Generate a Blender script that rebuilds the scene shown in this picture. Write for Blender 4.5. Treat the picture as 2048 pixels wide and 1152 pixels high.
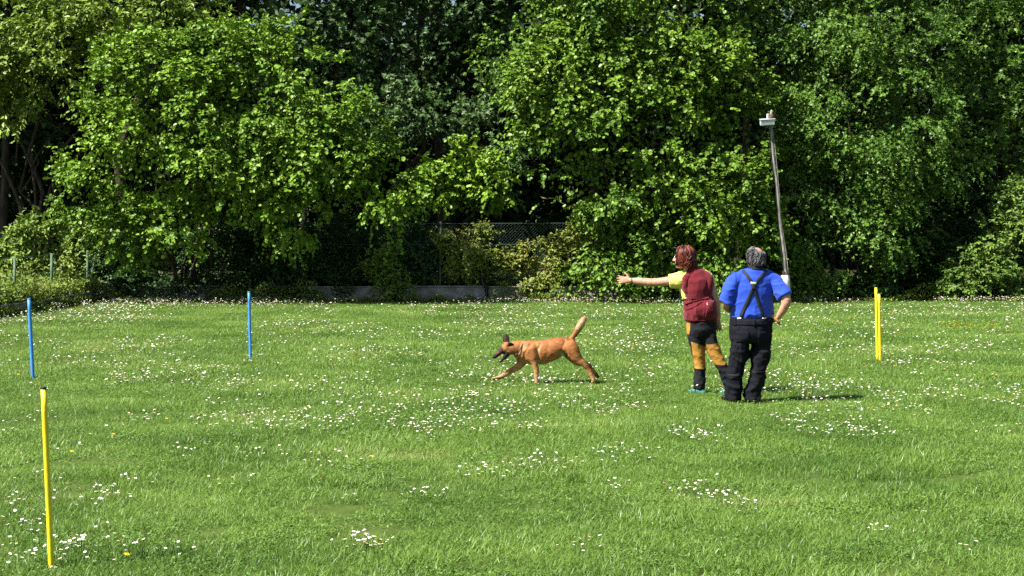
import bpy, bmesh, math, random
import numpy as np
from mathutils import Vector, Matrix
from mathutils.bvhtree import BVHTree

# ------------------------------------------------------------------ camera, sky, sun, exposure
for o in list(bpy.data.objects): bpy.data.objects.remove(o)
SC = bpy.context.scene
COL = SC.collection
CAM_H, FPX, HORIZ = 1.84, 3000.0, 464.0           # eye height; focal length and horizon in 2048x1152 pixels
PITCH = math.atan((576 - HORIZ) / FPX)
cam = bpy.data.cameras.new('camera'); camo = bpy.data.objects.new('camera', cam); COL.objects.link(camo)
cam.sensor_width = 36; cam.lens = FPX / 2048 * 36; cam.clip_start = .1; cam.clip_end = 2000
camo.location = (0, 0, CAM_H); camo.rotation_euler = (math.pi / 2 - PITCH, 0, 0)
SC.camera = camo
SUN_TO = Vector((-.90, -.44, 0)).normalized() * math.cos(math.radians(50)) + Vector((0, 0, math.sin(math.radians(50))))
W = bpy.data.worlds.new('World'); SC.world = W; W.use_nodes = True
nt = W.node_tree; bg = nt.nodes['Background']
sky = nt.nodes.new('ShaderNodeTexSky'); sky.sky_type = 'NISHITA'; sky.sun_disc = False
sky.sun_elevation = math.radians(50); sky.sun_rotation = math.atan2(SUN_TO.x, SUN_TO.y)
nt.links.new(sky.outputs[0], bg.inputs[0]); bg.inputs[1].default_value = .05
sl = bpy.data.lights.new('sun', 'SUN'); sl.energy = 5.0; sl.angle = math.radians(.53); sl.color = (1, .955, .88)
so = bpy.data.objects.new('sun', sl); COL.objects.link(so); so.location = (-30, -20, 40)
so.rotation_euler = SUN_TO.to_track_quat('Z', 'Y').to_euler()
vs = SC.view_settings; vs.view_transform = 'Standard'; vs.look = 'None'; vs.gamma = 1; vs.use_curve_mapping = False
vs.exposure = 1.4
cy = SC.cycles; cy.max_bounces = 5; cy.diffuse_bounces = 1; cy.glossy_bounces = 2; cy.transmission_bounces = 3
cy.transparent_max_bounces = 4; cy.caustics_reflective = False; cy.caustics_refractive = False
cy.use_denoising = False; cy.sample_clamp_indirect = 4

rng = np.random.default_rng(7); random.seed(7)

# ------------------------------------------------------------------ helpers
def ray(px, py):
    dx, dz = (px - 1024) / FPX, (576 - py) / FPX
    c, s = math.cos(PITCH), math.sin(PITCH)
    return np.array((dx, c + dz * s, -s + dz * c))
def P(px, py, Y):                                   # the point seen at a pixel, at depth Y
    d = ray(px, py); t = Y / d[1]
    return np.array((d[0] * t, Y, CAM_H + d[2] * t))
def G(px, py, z=0.0):                               # the ground point seen at a pixel
    d = ray(px, py); t = (z - CAM_H) / d[2]
    return np.array((d[0] * t, d[1] * t, z))
def project(p):
    p = np.asarray(p); c, s = math.cos(PITCH), math.sin(PITCH)
    x, y, z = p[..., 0], p[..., 1], p[..., 2] - CAM_H
    f = y * c - z * s; u = y * s + z * c
    return 1024 + x / f * FPX, 576 - u / f * FPX

def _h(ix, iy, iz, s):
    n = (ix * 374761393 + iy * 668265263 + iz * 2147483647 + s * 1274126177) & 0xffffffff
    n = ((n ^ (n >> 13)) * 1274126177) & 0xffffffff
    n = (n ^ (n >> 16)) & 0xffffffff
    return n / 4294967295.0
def noise(p, s=0):                                  # value noise 0..1, vectorised
    p = np.asarray(p, float); i = np.floor(p).astype(np.int64); f = p - i; f = f * f * (3 - 2 * f)
    r = 0
    for a in (0, 1):
        for b in (0, 1):
            for c in (0, 1):
                w = (f[:, 0] if a else 1 - f[:, 0]) * (f[:, 1] if b else 1 - f[:, 1]) * (f[:, 2] if c else 1 - f[:, 2])
                r = r + w * _h(i[:, 0] + a, i[:, 1] + b, i[:, 2] + c, s)
    return r
def fbm(p, s=0, o=3):
    p = np.asarray(p, float); r = 0; a = .5; t = 0
    for k in range(o):
        r = r + a * noise(p * 2 ** k, s + k); t += a; a *= .5
    return r / t
def unit(v): return v / np.maximum(np.linalg.norm(v, axis=-1, keepdims=True), 1e-9)

def mesh_np(name, V, F, mat=None, smooth=False):
    V = np.ascontiguousarray(V, np.float32); F = np.ascontiguousarray(F, np.int32); k = F.shape[1]
    m = bpy.data.meshes.new(name)
    m.vertices.add(len(V)); m.vertices.foreach_set('co', V.ravel())
    m.loops.add(F.size); m.loops.foreach_set('vertex_index', F.ravel())
    m.polygons.add(len(F)); m.polygons.foreach_set('loop_start', np.arange(0, F.size, k, dtype=np.int32))
    m.polygons.foreach_set('loop_total', np.full(len(F), k, np.int32))
    m.update(calc_edges=True)
    if mat: m.materials.append(mat)
    m.polygons.foreach_set('use_smooth', np.full(len(F), smooth))
    return m

def tag(o, label=None, cat=None, group=None, kind=None):
    if label: o['label'] = label
    if cat: o['category'] = cat
    if group: o['group'] = group
    if kind: o['kind'] = kind
    return o
def link(name, mesh, parent=None, loc=None):
    o = bpy.data.objects.new(name, mesh); COL.objects.link(o)
    if loc is not None: o.location = loc
    if parent is not None: o.parent = parent
    return o
def empty(name, loc):
    return link(name, None, None, tuple(float(a) for a in loc))

class B:                                            # collects verts and faces
    def __init__(s): s.v = []; s.f = []
    def add(s, V, F):
        n = len(s.v); s.v += [tuple(map(float, p)) for p in V]; s.f += [tuple(i + n for i in f) for f in F]; return s
    def box(s, c, h, R=None):
        V = [np.array((x * h[0], y * h[1], z * h[2])) for x in (-1, 1) for y in (-1, 1) for z in (-1, 1)]
        if R is not None: V = [np.array(R @ Vector(v)) for v in V]
        return s.add([v + np.array(c) for v in V], [(0, 1, 3, 2), (4, 6, 7, 5), (0, 4, 5, 1), (2, 3, 7, 6), (0, 2, 6, 4), (1, 5, 7, 3)])
    def ball(s, c, r, R=None, n=16, m=10):
        V = [(0, 0, r[2])]; F = []
        for i in range(1, m):
            th = math.pi * i / m
            for j in range(n):
                ph = 2 * math.pi * j / n
                V.append((r[0] * math.sin(th) * math.cos(ph), r[1] * math.sin(th) * math.sin(ph), r[2] * math.cos(th)))
        V.append((0, 0, -r[2]))
        for j in range(n):
            F.append((0, 1 + j, 1 + (j + 1) % n)); F.append((len(V) - 1, 1 + (m - 2) * n + (j + 1) % n, 1 + (m - 2) * n + j))
            for i in range(m - 2):
                a = 1 + i * n; F.append((a + j, a + n + j, a + n + (j + 1) % n, a + (j + 1) % n))
        if R is not None: V = [np.array(R @ Vector(v)) for v in V]
        return s.add([np.array(v) + np.array(c) for v in V], F)
    def tube(s, pts, rad, side=(1, 0, 0), n=14, k=4, flat=False):
        pts = [np.array(p, float) for p in pts]
        rad = [np.array((r, r) if np.isscalar(r) else r, float) for r in rad]
        Q, R = [], []
        for i in range(len(pts) - 1):               # Catmull-Rom
            p0, p1, p2, p3 = pts[max(i - 1, 0)], pts[i], pts[i + 1], pts[min(i + 2, len(pts) - 1)]
            for j in range(k):
                t = j / k
                Q.append(.5 * (2 * p1 + (p2 - p0) * t + (2 * p0 - 5 * p1 + 4 * p2 - p3) * t * t + (3 * p1 - p0 - 3 * p2 + p3) * t ** 3))
                w = t * t * (3 - 2 * t); R.append(rad[i] * (1 - w) + rad[i + 1] * w)
        Q.append(pts[-1]); R.append(rad[-1])
        T = [unit(Q[min(i + 1, len(Q) - 1)] - Q[max(i - 1, 0)]) for i in range(len(Q))]
        if not flat:
            for e in (0, 1):
                q, r, t = (Q[0], R[0], -T[0]) if e == 0 else (Q[-1], R[-1], T[-1])
                for a in (35, 65, 85):
                    qq = q + t * min(r) * math.sin(math.radians(a)); rr = r * math.cos(math.radians(a))
                    if e == 0: Q.insert(0, qq); R.insert(0, rr); T.insert(0, T[0])
                    else: Q.append(qq); R.append(rr); T.append(T[-1])
        V, F = [], []
        sd = np.array(side, float)
        for q, r, t in zip(Q, R, T):
            a = sd - t * sd.dot(t)
            if np.linalg.norm(a) < .1: a = np.cross(t, (0, 0, 1)) if abs(t[2]) < .9 else np.array((1., 0, 0))
            a = unit(a); b = np.cross(t, a)
            if len(V) == 0: b0 = b
            for j in range(n):
                ph = 2 * math.pi * j / n
                V.append(q + a * r[0] * math.cos(ph) + b * r[1] * math.sin(ph))
        for i in range(len(Q) - 1):
            for j in range(n):
                F.append((i * n + j, i * n + (j + 1) % n, (i + 1) * n + (j + 1) % n, (i + 1) * n + j))
        F.append(tuple(range(n - 1, -1, -1))); F.append(tuple((len(Q) - 1) * n + j for j in range(n)))
        return s.add(V, F)
    def mesh(s, name, mat=None, smooth=True):
        m = bpy.data.meshes.new(name); m.from_pydata(s.v, [], s.f); m.update()
        bm = bmesh.new(); bm.from_mesh(m); bmesh.ops.recalc_face_normals(bm, faces=bm.faces); bm.to_mesh(m); bm.free()
        if mat: m.materials.append(mat)
        for p in m.polygons: p.use_smooth = smooth
        return m
    def obj(s, name, mat, parent=None, smooth=True, loc=None): return link(name, s.mesh(name, mat, smooth), parent, loc)

def fuse(b, name, voxel, sm=4):                     # one continuous skin round overlapping volumes
    o = link('temporary', b.mesh('temporary'))
    r = o.modifiers.new('r', 'REMESH'); r.mode = 'VOXEL'; r.voxel_size = voxel
    if sm:
        q = o.modifiers.new('s', 'SMOOTH'); q.factor = .5; q.iterations = sm
    dg = bpy.context.evaluated_depsgraph_get()
    m = bpy.data.meshes.new_from_object(o.evaluated_get(dg)); m.name = name
    bpy.data.objects.remove(o)
    m.polygons.foreach_set('use_smooth', np.ones(len(m.polygons), bool)); m.materials.clear()
    return m
def co(m):
    a = np.empty(len(m.vertices) * 3, np.float32); m.vertices.foreach_get('co', a); return a.reshape(-1, 3).astype(float)
def nrm(m):
    a = np.empty(len(m.vertices) * 3, np.float32); m.vertices.foreach_get('normal', a); return a.reshape(-1, 3).astype(float)
def setco(m, V): m.vertices.foreach_set('co', np.ascontiguousarray(V, np.float32).ravel()); m.update()
def paint(m, C):
    a = m.color_attributes.new('Col', 'FLOAT_COLOR', 'POINT')
    a.data.foreach_set('color', np.ascontiguousarray(np.c_[C, np.ones(len(C))], np.float32).ravel())
def mixc(a, b, t): return a * (1 - t[:, None]) + np.asarray(b) * t[:, None]
def sst(x, a, b):
    t = np.clip((x - a) / (b - a), 0, 1); return t * t * (3 - 2 * t)

# ------------------------------------------------------------------ materials
def mat(name, col, rough=.6, spec=.3, col2=None, scale=8, bump=0, bscale=40, metal=0, attr=None, detail=4, island=0, sheen=0, stretch=None):
    m = bpy.data.materials.new(name); m.use_nodes = True; n = m.node_tree.nodes; l = m.node_tree.links
    p = n['Principled BSDF']; p.inputs['Roughness'].default_value = rough; p.inputs['Specular IOR Level'].default_value = spec
    p.inputs['Metallic'].default_value = metal
    if sheen: p.inputs['Sheen Weight'].default_value = sheen
    tc = n.new('ShaderNodeTexCoord'); vec = tc.outputs['Object']
    if stretch:
        mp = n.new('ShaderNodeMapping'); mp.inputs['Scale'].default_value = stretch; l.new(vec, mp.inputs[0]); vec = mp.outputs[0]
    if attr:
        a = n.new('ShaderNodeAttribute'); a.attribute_name = attr; src = a.outputs['Color']
    else: src = None
    if col2 is not None or src:
        t = n.new('ShaderNodeTexNoise'); t.inputs['Scale'].default_value = scale; t.inputs['Detail'].default_value = detail
        l.new(vec, t.inputs['Vector'])
        if src:
            hs = n.new('ShaderNodeHueSaturation'); l.new(src, hs.inputs['Color'])
            mr = n.new('ShaderNodeMapRange'); mr.inputs[1].default_value = .25; mr.inputs[2].default_value = .75
            mr.inputs[3].default_value = .7; mr.inputs[4].default_value = 1.25
            l.new(t.outputs['Fac'], mr.inputs[0]); l.new(mr.outputs[0], hs.inputs['Value']); out = hs.outputs[0]
        else:
            r = n.new('ShaderNodeValToRGB'); r.color_ramp.elements[0].position = .35; r.color_ramp.elements[1].position = .65
            r.color_ramp.elements[0].color = (*col, 1); r.color_ramp.elements[1].color = (*col2, 1)
            if island:
                g = n.new('ShaderNodeNewGeometry'); mx = n.new('ShaderNodeMix'); mx.inputs[0].default_value = island
                l.new(t.outputs['Fac'], mx.inputs[2]); l.new(g.outputs['Random Per Island'], mx.inputs[3]); l.new(mx.outputs[0], r.inputs[0])
            else: l.new(t.outputs['Fac'], r.inputs[0])
            out = r.outputs[0]
        l.new(out, p.inputs['Base Color'])
    else: p.inputs['Base Color'].default_value = (*col, 1)
    if bump:
        t2 = n.new('ShaderNodeTexNoise'); t2.inputs['Scale'].default_value = bscale; t2.inputs['Detail'].default_value = 5
        l.new(vec, t2.inputs['Vector']); bp = n.new('ShaderNodeBump'); bp.inputs['Strength'].default_value = bump; bp.inputs['Distance'].default_value = .02
        l.new(t2.outputs['Fac'], bp.inputs['Height']); l.new(bp.outputs[0], p.inputs['Normal'])
    return m

def leafmat(name, dark, light, rough=.45, trans=.35, spec=.22, warm=None, wscale=.6, leafy=.55, wpos=.97):
    # leaf colour varies leaf by leaf and in broad patches; part of the light passes through
    m = bpy.data.materials.new(name); m.use_nodes = True; n = m.node_tree.nodes; l = m.node_tree.links
    p = n['Principled BSDF']; p.inputs['Roughness'].default_value = rough; p.inputs['Specular IOR Level'].default_value = spec
    g = n.new('ShaderNodeNewGeometry'); t = n.new('ShaderNodeTexNoise'); t.inputs['Scale'].default_value = wscale; t.inputs['Detail'].default_value = 3
    l.new(g.outputs['Position'], t.inputs['Vector'])
    mx = n.new('ShaderNodeMix'); mx.inputs[0].default_value = leafy
    st = n.new('ShaderNodeMapRange'); st.inputs[1].default_value = .3; st.inputs[2].default_value = .7; l.new(t.outputs['Fac'], st.inputs[0])
    l.new(st.outputs[0], mx.inputs[2]); l.new(g.outputs['Random Per Island'], mx.inputs[3])
    r = n.new('ShaderNodeValToRGB'); e = r.color_ramp.elements
    e[0].position = .1; e[1].position = .85; e[0].color = (*dark, 1); e[1].color = (*light, 1)
    if warm: w = e.new(wpos); w.color = (*warm, 1)
    l.new(mx.outputs[0], r.inputs[0]); l.new(r.outputs[0], p.inputs['Base Color'])
    tr = n.new('ShaderNodeBsdfTranslucent'); hs = n.new('ShaderNodeHueSaturation'); hs.inputs['Value'].default_value = 1.3; hs.inputs['Hue'].default_value = .485
    l.new(r.outputs[0], hs.inputs['Color']); l.new(hs.outputs[0], tr.inputs['Color'])
    ms = n.new('ShaderNodeMixShader'); ms.inputs[0].default_value = trans
    l.new(p.outputs[0], ms.inputs[1]); l.new(tr.outputs[0], ms.inputs[2]); l.new(ms.outputs[0], n['Material Output'].inputs[0])
    return m

M = dict(
    soil=mat('soil', (.045, .075, .014), .9, .1, (.075, .11, .022), 5, .5, 30),
    bank=mat('bank_earth', (.03, .025, .014), .95, .1, (.06, .05, .028), 4, .6, 20),
    bark=mat('bark', (.035, .028, .02), .9, .1, (.085, .072, .055), 9, .8, 30, stretch=(1, 1, .25)),
    conc=mat('concrete', (.15, .14, .125), .95, .1, (.38, .35, .31), 3.5, .5, 60),
    concl=mat('pale_concrete', (.50, .48, .45), .9, .2, (.66, .64, .60), 7, .4, 60),
    wood=mat('weathered_wood', (.11, .10, .09), .85, .15, (.33, .31, .29), 9, .5, 50, stretch=(4, 4, .5)),
    brown=mat('brown_cap', (.09, .05, .03), .8, .2, (.17, .10, .06), 14, .3),
    lampw=mat('lamp_housing', (.34, .38, .42), .5, .4, (.55, .58, .60), 9),
    lampl=mat('lamp_lid', (.36, .36, .36), .6, .3, (.30, .30, .30), 9),
    glass=mat('lamp_glass', (.10, .12, .14), .15, .6),
    cable=mat('cable', (.02, .02, .02), .6, .3),
    green_metal=mat('green_metal', (.08, .14, .09), .7, .2, (.13, .19, .13), 12),
    wire=mat('fence_wire', (.07, .12, .10), .5, .4),
    yellow=mat('yellow_plastic', (.76, .63, .016), .5, .4, (.66, .52, .018), 14, .12, 60, stretch=(1, 1, .35)),
    blue=mat('blue_plastic', (.050, .26, .74), .5, .4, (.042, .21, .62), 14, .12, 60, stretch=(1, 1, .35)),
    black=mat('black_plastic', (.012, .012, .014), .4, .4),
    petal=mat('petal', (.76, .78, .80), .7, .2),
    disc=mat('flower_disc', (.75, .45, .02), .7, .2),
    gold=mat('golden_petal', (.80, .52, .01), .6, .2),
    stalk=mat('stalk', (.06, .13, .02), .6, .2),
    litter=mat('dry_leaf', (.10, .055, .028), .85, .1, (.24, .15, .085), 5, island=.9),
    deadtwig=mat('dead_twig', (.10, .07, .05), .9, .1, (.26, .19, .14), 4),
)
LM = dict(
    hazel=leafmat('hazel_leaf', (.054, .122, .010), (.195, .330, .026), .42, .11),
    hazel2=leafmat('hazel_leaf_pale', (.070, .125, .014), (.200, .300, .034), .45, .11),
    lime=leafmat('big_hedge_leaf', (.040, .098, .010), (.165, .280, .026), .42, .11),
    maple=leafmat('maple_leaf', (.032, .086, .012), (.128, .232, .030), .38, .11),
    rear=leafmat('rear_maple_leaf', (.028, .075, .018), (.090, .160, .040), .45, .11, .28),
    shrub=leafmat('shrub_leaf', (.085, .155, .020), (.25, .36, .060), .5, .11),
    edge=leafmat('edge_bush_leaf', (.045, .098, .014), (.150, .240, .036), .5, .11),
    bramble=leafmat('bramble_leaf', (.095, .145, .020), (.25, .28, .050), .5, .11, warm=(.26, .12, .06)),
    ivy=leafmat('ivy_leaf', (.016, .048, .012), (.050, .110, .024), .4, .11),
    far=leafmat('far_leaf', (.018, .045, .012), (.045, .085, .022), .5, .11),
    nettle=leafmat('nettle_leaf', (.085, .145, .018), (.23, .31, .050), .5, .15),
    clover=leafmat('clover_leaf', (.058, .138, .016), (.165, .285, .050), .55, .25, .3, wscale=.9),
    grass=leafmat('grass_blade', (.058, .138, .016), (.210, .330, .062), .42, .34, .35, warm=(.34, .33, .15), wscale=.55, leafy=.42, wpos=.94),
)

# ------------------------------------------------------------------ ground
def grid(name, x0, x1, y0, y1, nx, ny, fz, m, parent=None):
    X, Y = np.meshgrid(np.linspace(x0, x1, nx), np.linspace(y0, y1, ny)); V = np.c_[X.ravel(), Y.ravel(), np.zeros(nx * ny)]
    V[:, 2] = fz(V)
    i = np.arange(nx * ny).reshape(ny, nx); F = np.c_[i[:-1, :-1].ravel(), i[:-1, 1:].ravel(), i[1:, 1:].ravel(), i[1:, :-1].ravel()]
    return link(name, mesh_np(name, V, F, m, True), parent)
tag(grid('ground', -400, 400, -60, 700, 81, 77, lambda V: V[:, 0] * 0 - .02, M['soil']), kind='structure')
tag(grid('lawn', -17, 17, 2, 39.6, 90, 100, lambda V: (fbm(V * .6, 3) - .5) * .05 - .004, M['soil']), kind='structure')
WALL_Y, WALL_X = 39.75, -11.05
tag(grid('bank', -26, 20, WALL_Y + .16, 75, 60, 40, lambda V: .34 + .25 * fbm(V * .5, 9) + (V[:, 1] - 40) * .015, M['bank']), kind='structure')
tag(grid('bank', -26, WALL_X - .14, 22, WALL_Y + .4, 30, 40, lambda V: .26 + .2 * fbm(V * .6, 12), M['bank']), kind='structure')

# ------------------------------------------------------------------ leaves and crowns
LEAF_ROUND = np.array([(0, 0, 0), (-.40, .28, .07), (-.36, .74, .05), (0, 1.05, -.06), (.36, .74, .05), (.40, .28, .07)])
LEAF_LOBED = np.array([(0, 0, 0), (-.55, .42, .06), (-.17, .52, .02), (0, 1.08, -.08), (.17, .52, .02), (.55, .42, .06)])
LEAF_OVAL = np.array([(0, 0, 0), (-.25, .28, .05), (-.24, .66, .04), (0, 1.1, -.08), (.24, .66, .04), (.25, .28, .05)])
FQ = np.array([(0, 3, 2, 1), (0, 5, 4, 3)])
FT = np.array([(0, 2, 1), (0, 3, 2), (0, 5, 4), (0, 4, 3)])
def leaf_frames(pos, axis, nor):
    a = unit(axis); b = unit(np.cross(a, nor)); c = np.cross(b, a); return a, b, c
def leaf_mesh(name, pos, axis, nor, size, shape, m):
    a, b, c = leaf_frames(pos, axis, nor); n = len(pos)
    V = pos[:, None, :] + size[:, None, None] * (shape[None, :, 0, None] * b[:, None, :] + shape[None, :, 1, None] * a[:, None, :] + shape[None, :, 2, None] * c[:, None, :])
    Ft = FT if shape is LEAF_LOBED else FQ
    F = (np.arange(n) * 6)[:, None, None] + Ft[None]
    return mesh_np(name, V.reshape(-1, 3), F.reshape(-1, Ft.shape[1]), m, False)
def crown_leaves(lobes, n, size, per=10, shell=.2, bump=1.0, thr=.42, nscale=.8, length=.45, droop=.3, up=.75, seed=0, front=.8, fill=.12, spread=.6):
    r = np.random.default_rng(seed + 100); L = np.array(lobes, float)
    w = L[:, 3] * L[:, 5]; k = r.choice(len(L), n, p=w / w.sum())
    d = unit(r.normal(size=(n, 3))); fr = r.random(n) < front; d[fr, 1] = -np.abs(d[fr, 1])
    rad = 1 - np.abs(r.normal(size=n)) * shell; rad = np.maximum(rad, .35)
    p = L[k, :3] + d * L[k, 3:] * rad[:, None]
    ou = unit(d / L[k, 3:])
    p += ((fbm(p * .9, seed)[:, None] - .5) * 1.3 + (noise(p * (1.6, 1.6, 2.4), seed + 2)[:, None] - .5) * .7) * ou * bump
    keep = (.62 * fbm(p * nscale * (.8, .8, 1.5), seed + 5) + .38 * noise(p * (1.5, 1.5, 3.2), seed + 8) > thr) & (p[:, 2] > .12)
    p, ou = p[keep], ou[keep]; n = len(p)
    tw = unit(ou * .8 + np.array((0, 0, .15)) + r.normal(size=(n, 3)) * .45)
    le = length * r.uniform(.6, 1.3, n)
    t = np.linspace(.1, 1, per)[None, :] + r.normal(size=(n, per)) * .04
    pos = p[:, None] + tw[:, None] * (t * le[:, None])[..., None]; pos[..., 2] -= droop * t * t * le[:, None]
    lat = unit(np.cross(tw, (0, 0, 1.))); sgn = np.where(np.arange(per) % 2, 1, -1)[None, :, None]
    sz = size * r.uniform(.65, 1.25, (n, per))
    axis = lat[:, None] * sgn * spread + tw[:, None] * .5 + np.array((0, 0, -.45)) + r.normal(size=(n, per, 3)) * .35
    nor = np.array((0, 0, up)) + ou[:, None] * .55 + r.normal(size=(n, per, 3)) * .55
    pos, axis, nor, sz = pos.reshape(-1, 3), axis.reshape(-1, 3), nor.reshape(-1, 3), sz.ravel()
    nf = int(len(pos) * fill)                        # sparse inner leaves
    if nf:
        k = r.choice(len(L), nf, p=w / w.sum()); q = L[k, :3] + unit(r.normal(size=(nf, 3))) * L[k, 3:] * r.uniform(.1, .75, nf)[:, None]
        q[:, 2] = np.maximum(q[:, 2], .3)
        pos = np.r_[pos, q]; axis = np.r_[axis, r.normal(size=(nf, 3)) + (0, 0, -.6)]; nor = np.r_[nor, r.normal(size=(nf, 3)) + (0, -.3, .5)]
        sz = np.r_[sz, size * r.uniform(.9, 1.35, nf)]
    g = pos[:, 2] > .04
    return pos[g], axis[g], nor[g], sz[g]
def limb(b, p0, p1, r0, r1, wob=.15, n=7, rg=rng):
    p0, p1 = np.array(p0, float), np.array(p1, float); L = np.linalg.norm(p1 - p0); pts = []
    for i in range(5):
        t = i / 4; pts.append(p0 * (1 - t) + p1 * t + (rg.normal(size=3) * wob * L * .12 * math.sin(math.pi * t)) + np.array((0, 0, .06 * L * math.sin(math.pi * t))))
    b.tube(pts, [r0 + (r1 - r0) * i / 4 for i in range(5)], n=n, k=2)
def tree(name, label, cat, base, lobes, m, shape, n, size, stems=1, stem_r=.09, branches=8, group=None, single=0, seed=0, lean=.3, bark='bark', upright=False, **kw):
    rg = np.random.default_rng(seed); base = np.array(base, float)
    root = tag(empty(name, base), label, cat, group); Lb = np.array(lobes, float); ctr = Lb[:, :3].mean(0)
    tops = []
    for s in range(stems):
        b = B(); a = rg.uniform(0, 6.28); p0 = (rg.normal(size=3) * .14 if stems > 1 else np.zeros(3)) * (1, 1, 0)
        tgt = (Lb[s % len(Lb), :3] - base) * ((.28, .5, .9) if upright else (1, 1, 1)) + rg.normal(size=3) * lean * (1, .6, .4) if stems > 1 else ctr - base
        if stems == 1: tgt = tgt * (1, 1, 1.25)
        p0 = p0 - np.array((0, 0, .1)); limb(b, p0, tgt, stem_r * rg.uniform(.7, 1.2), stem_r * .3, .5, rg=rg)
        b.obj('trunk' if stems == 1 else 'stem', M[bark], root); tops.append((p0, tgt))
    for q in range(branches):
        b = B(); s = tops[q % len(tops)]; t = rg.uniform(.4, .95); p0 = s[0] * (1 - t) + s[1] * t
        l = Lb[rg.integers(len(Lb))]; tgt = l[:3] + unit(rg.normal(size=3) + (0, -.6, .2)) * l[3:] * .85 - base
        if tgt[2] < .3: continue
        limb(b, p0, tgt, stem_r * .35, .008, .6, n=5, rg=rg); b.obj('branch', M[bark], root)
    pos, axis, nor, sz = crown_leaves(lobes, n, size, seed=seed, **kw); pos = pos - base
    if single:                                       # the leaves that show largest are parts of their own
        w = pos + base; u, v = project(w); inside = (u > 10) & (u < 2038) & (v > 10) & (v < 640)
        face = np.abs((unit(nor) * unit(np.array((0, 0, CAM_H)) - w)).sum(1))
        sc = np.where(inside, sz * (face + .2) / w[:, 1] * (1 + 2 * (w[:, 1] < np.quantile(w[:, 1], .25))), 0)
        pick = np.argsort(-sc)[:single]; rest = np.ones(len(pos), bool); rest[pick] = False
    else: rest = np.ones(len(pos), bool); pick = []
    c = link('crown', leaf_mesh('crown', pos[rest], axis[rest], nor[rest], sz[rest], shape, m), root); c['kind'] = 'stuff'
    if len(pick):
        lm = mesh_np('leaf', shape, FT if shape is LEAF_LOBED else FQ, m)
        a, b_, c_ = leaf_frames(pos[pick], axis[pick], nor[pick])
        for i, q in enumerate(pick):
            o = link('leaf', lm, c); R = Matrix((b_[i], a[i], c_[i])).transposed().to_4x4()
            o.matrix_local = Matrix.Translation(pos[q]) @ R @ Matrix.Scale(float(sz[q]), 4)
    return root
def lobe(px, py, Y, w, h, dep):                      # an ellipsoid from its place and half sizes in pixels
    s = Y / FPX; c = P(px, py, Y); return (c[0], c[1], c[2], w * s, dep, h * s)

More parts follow.
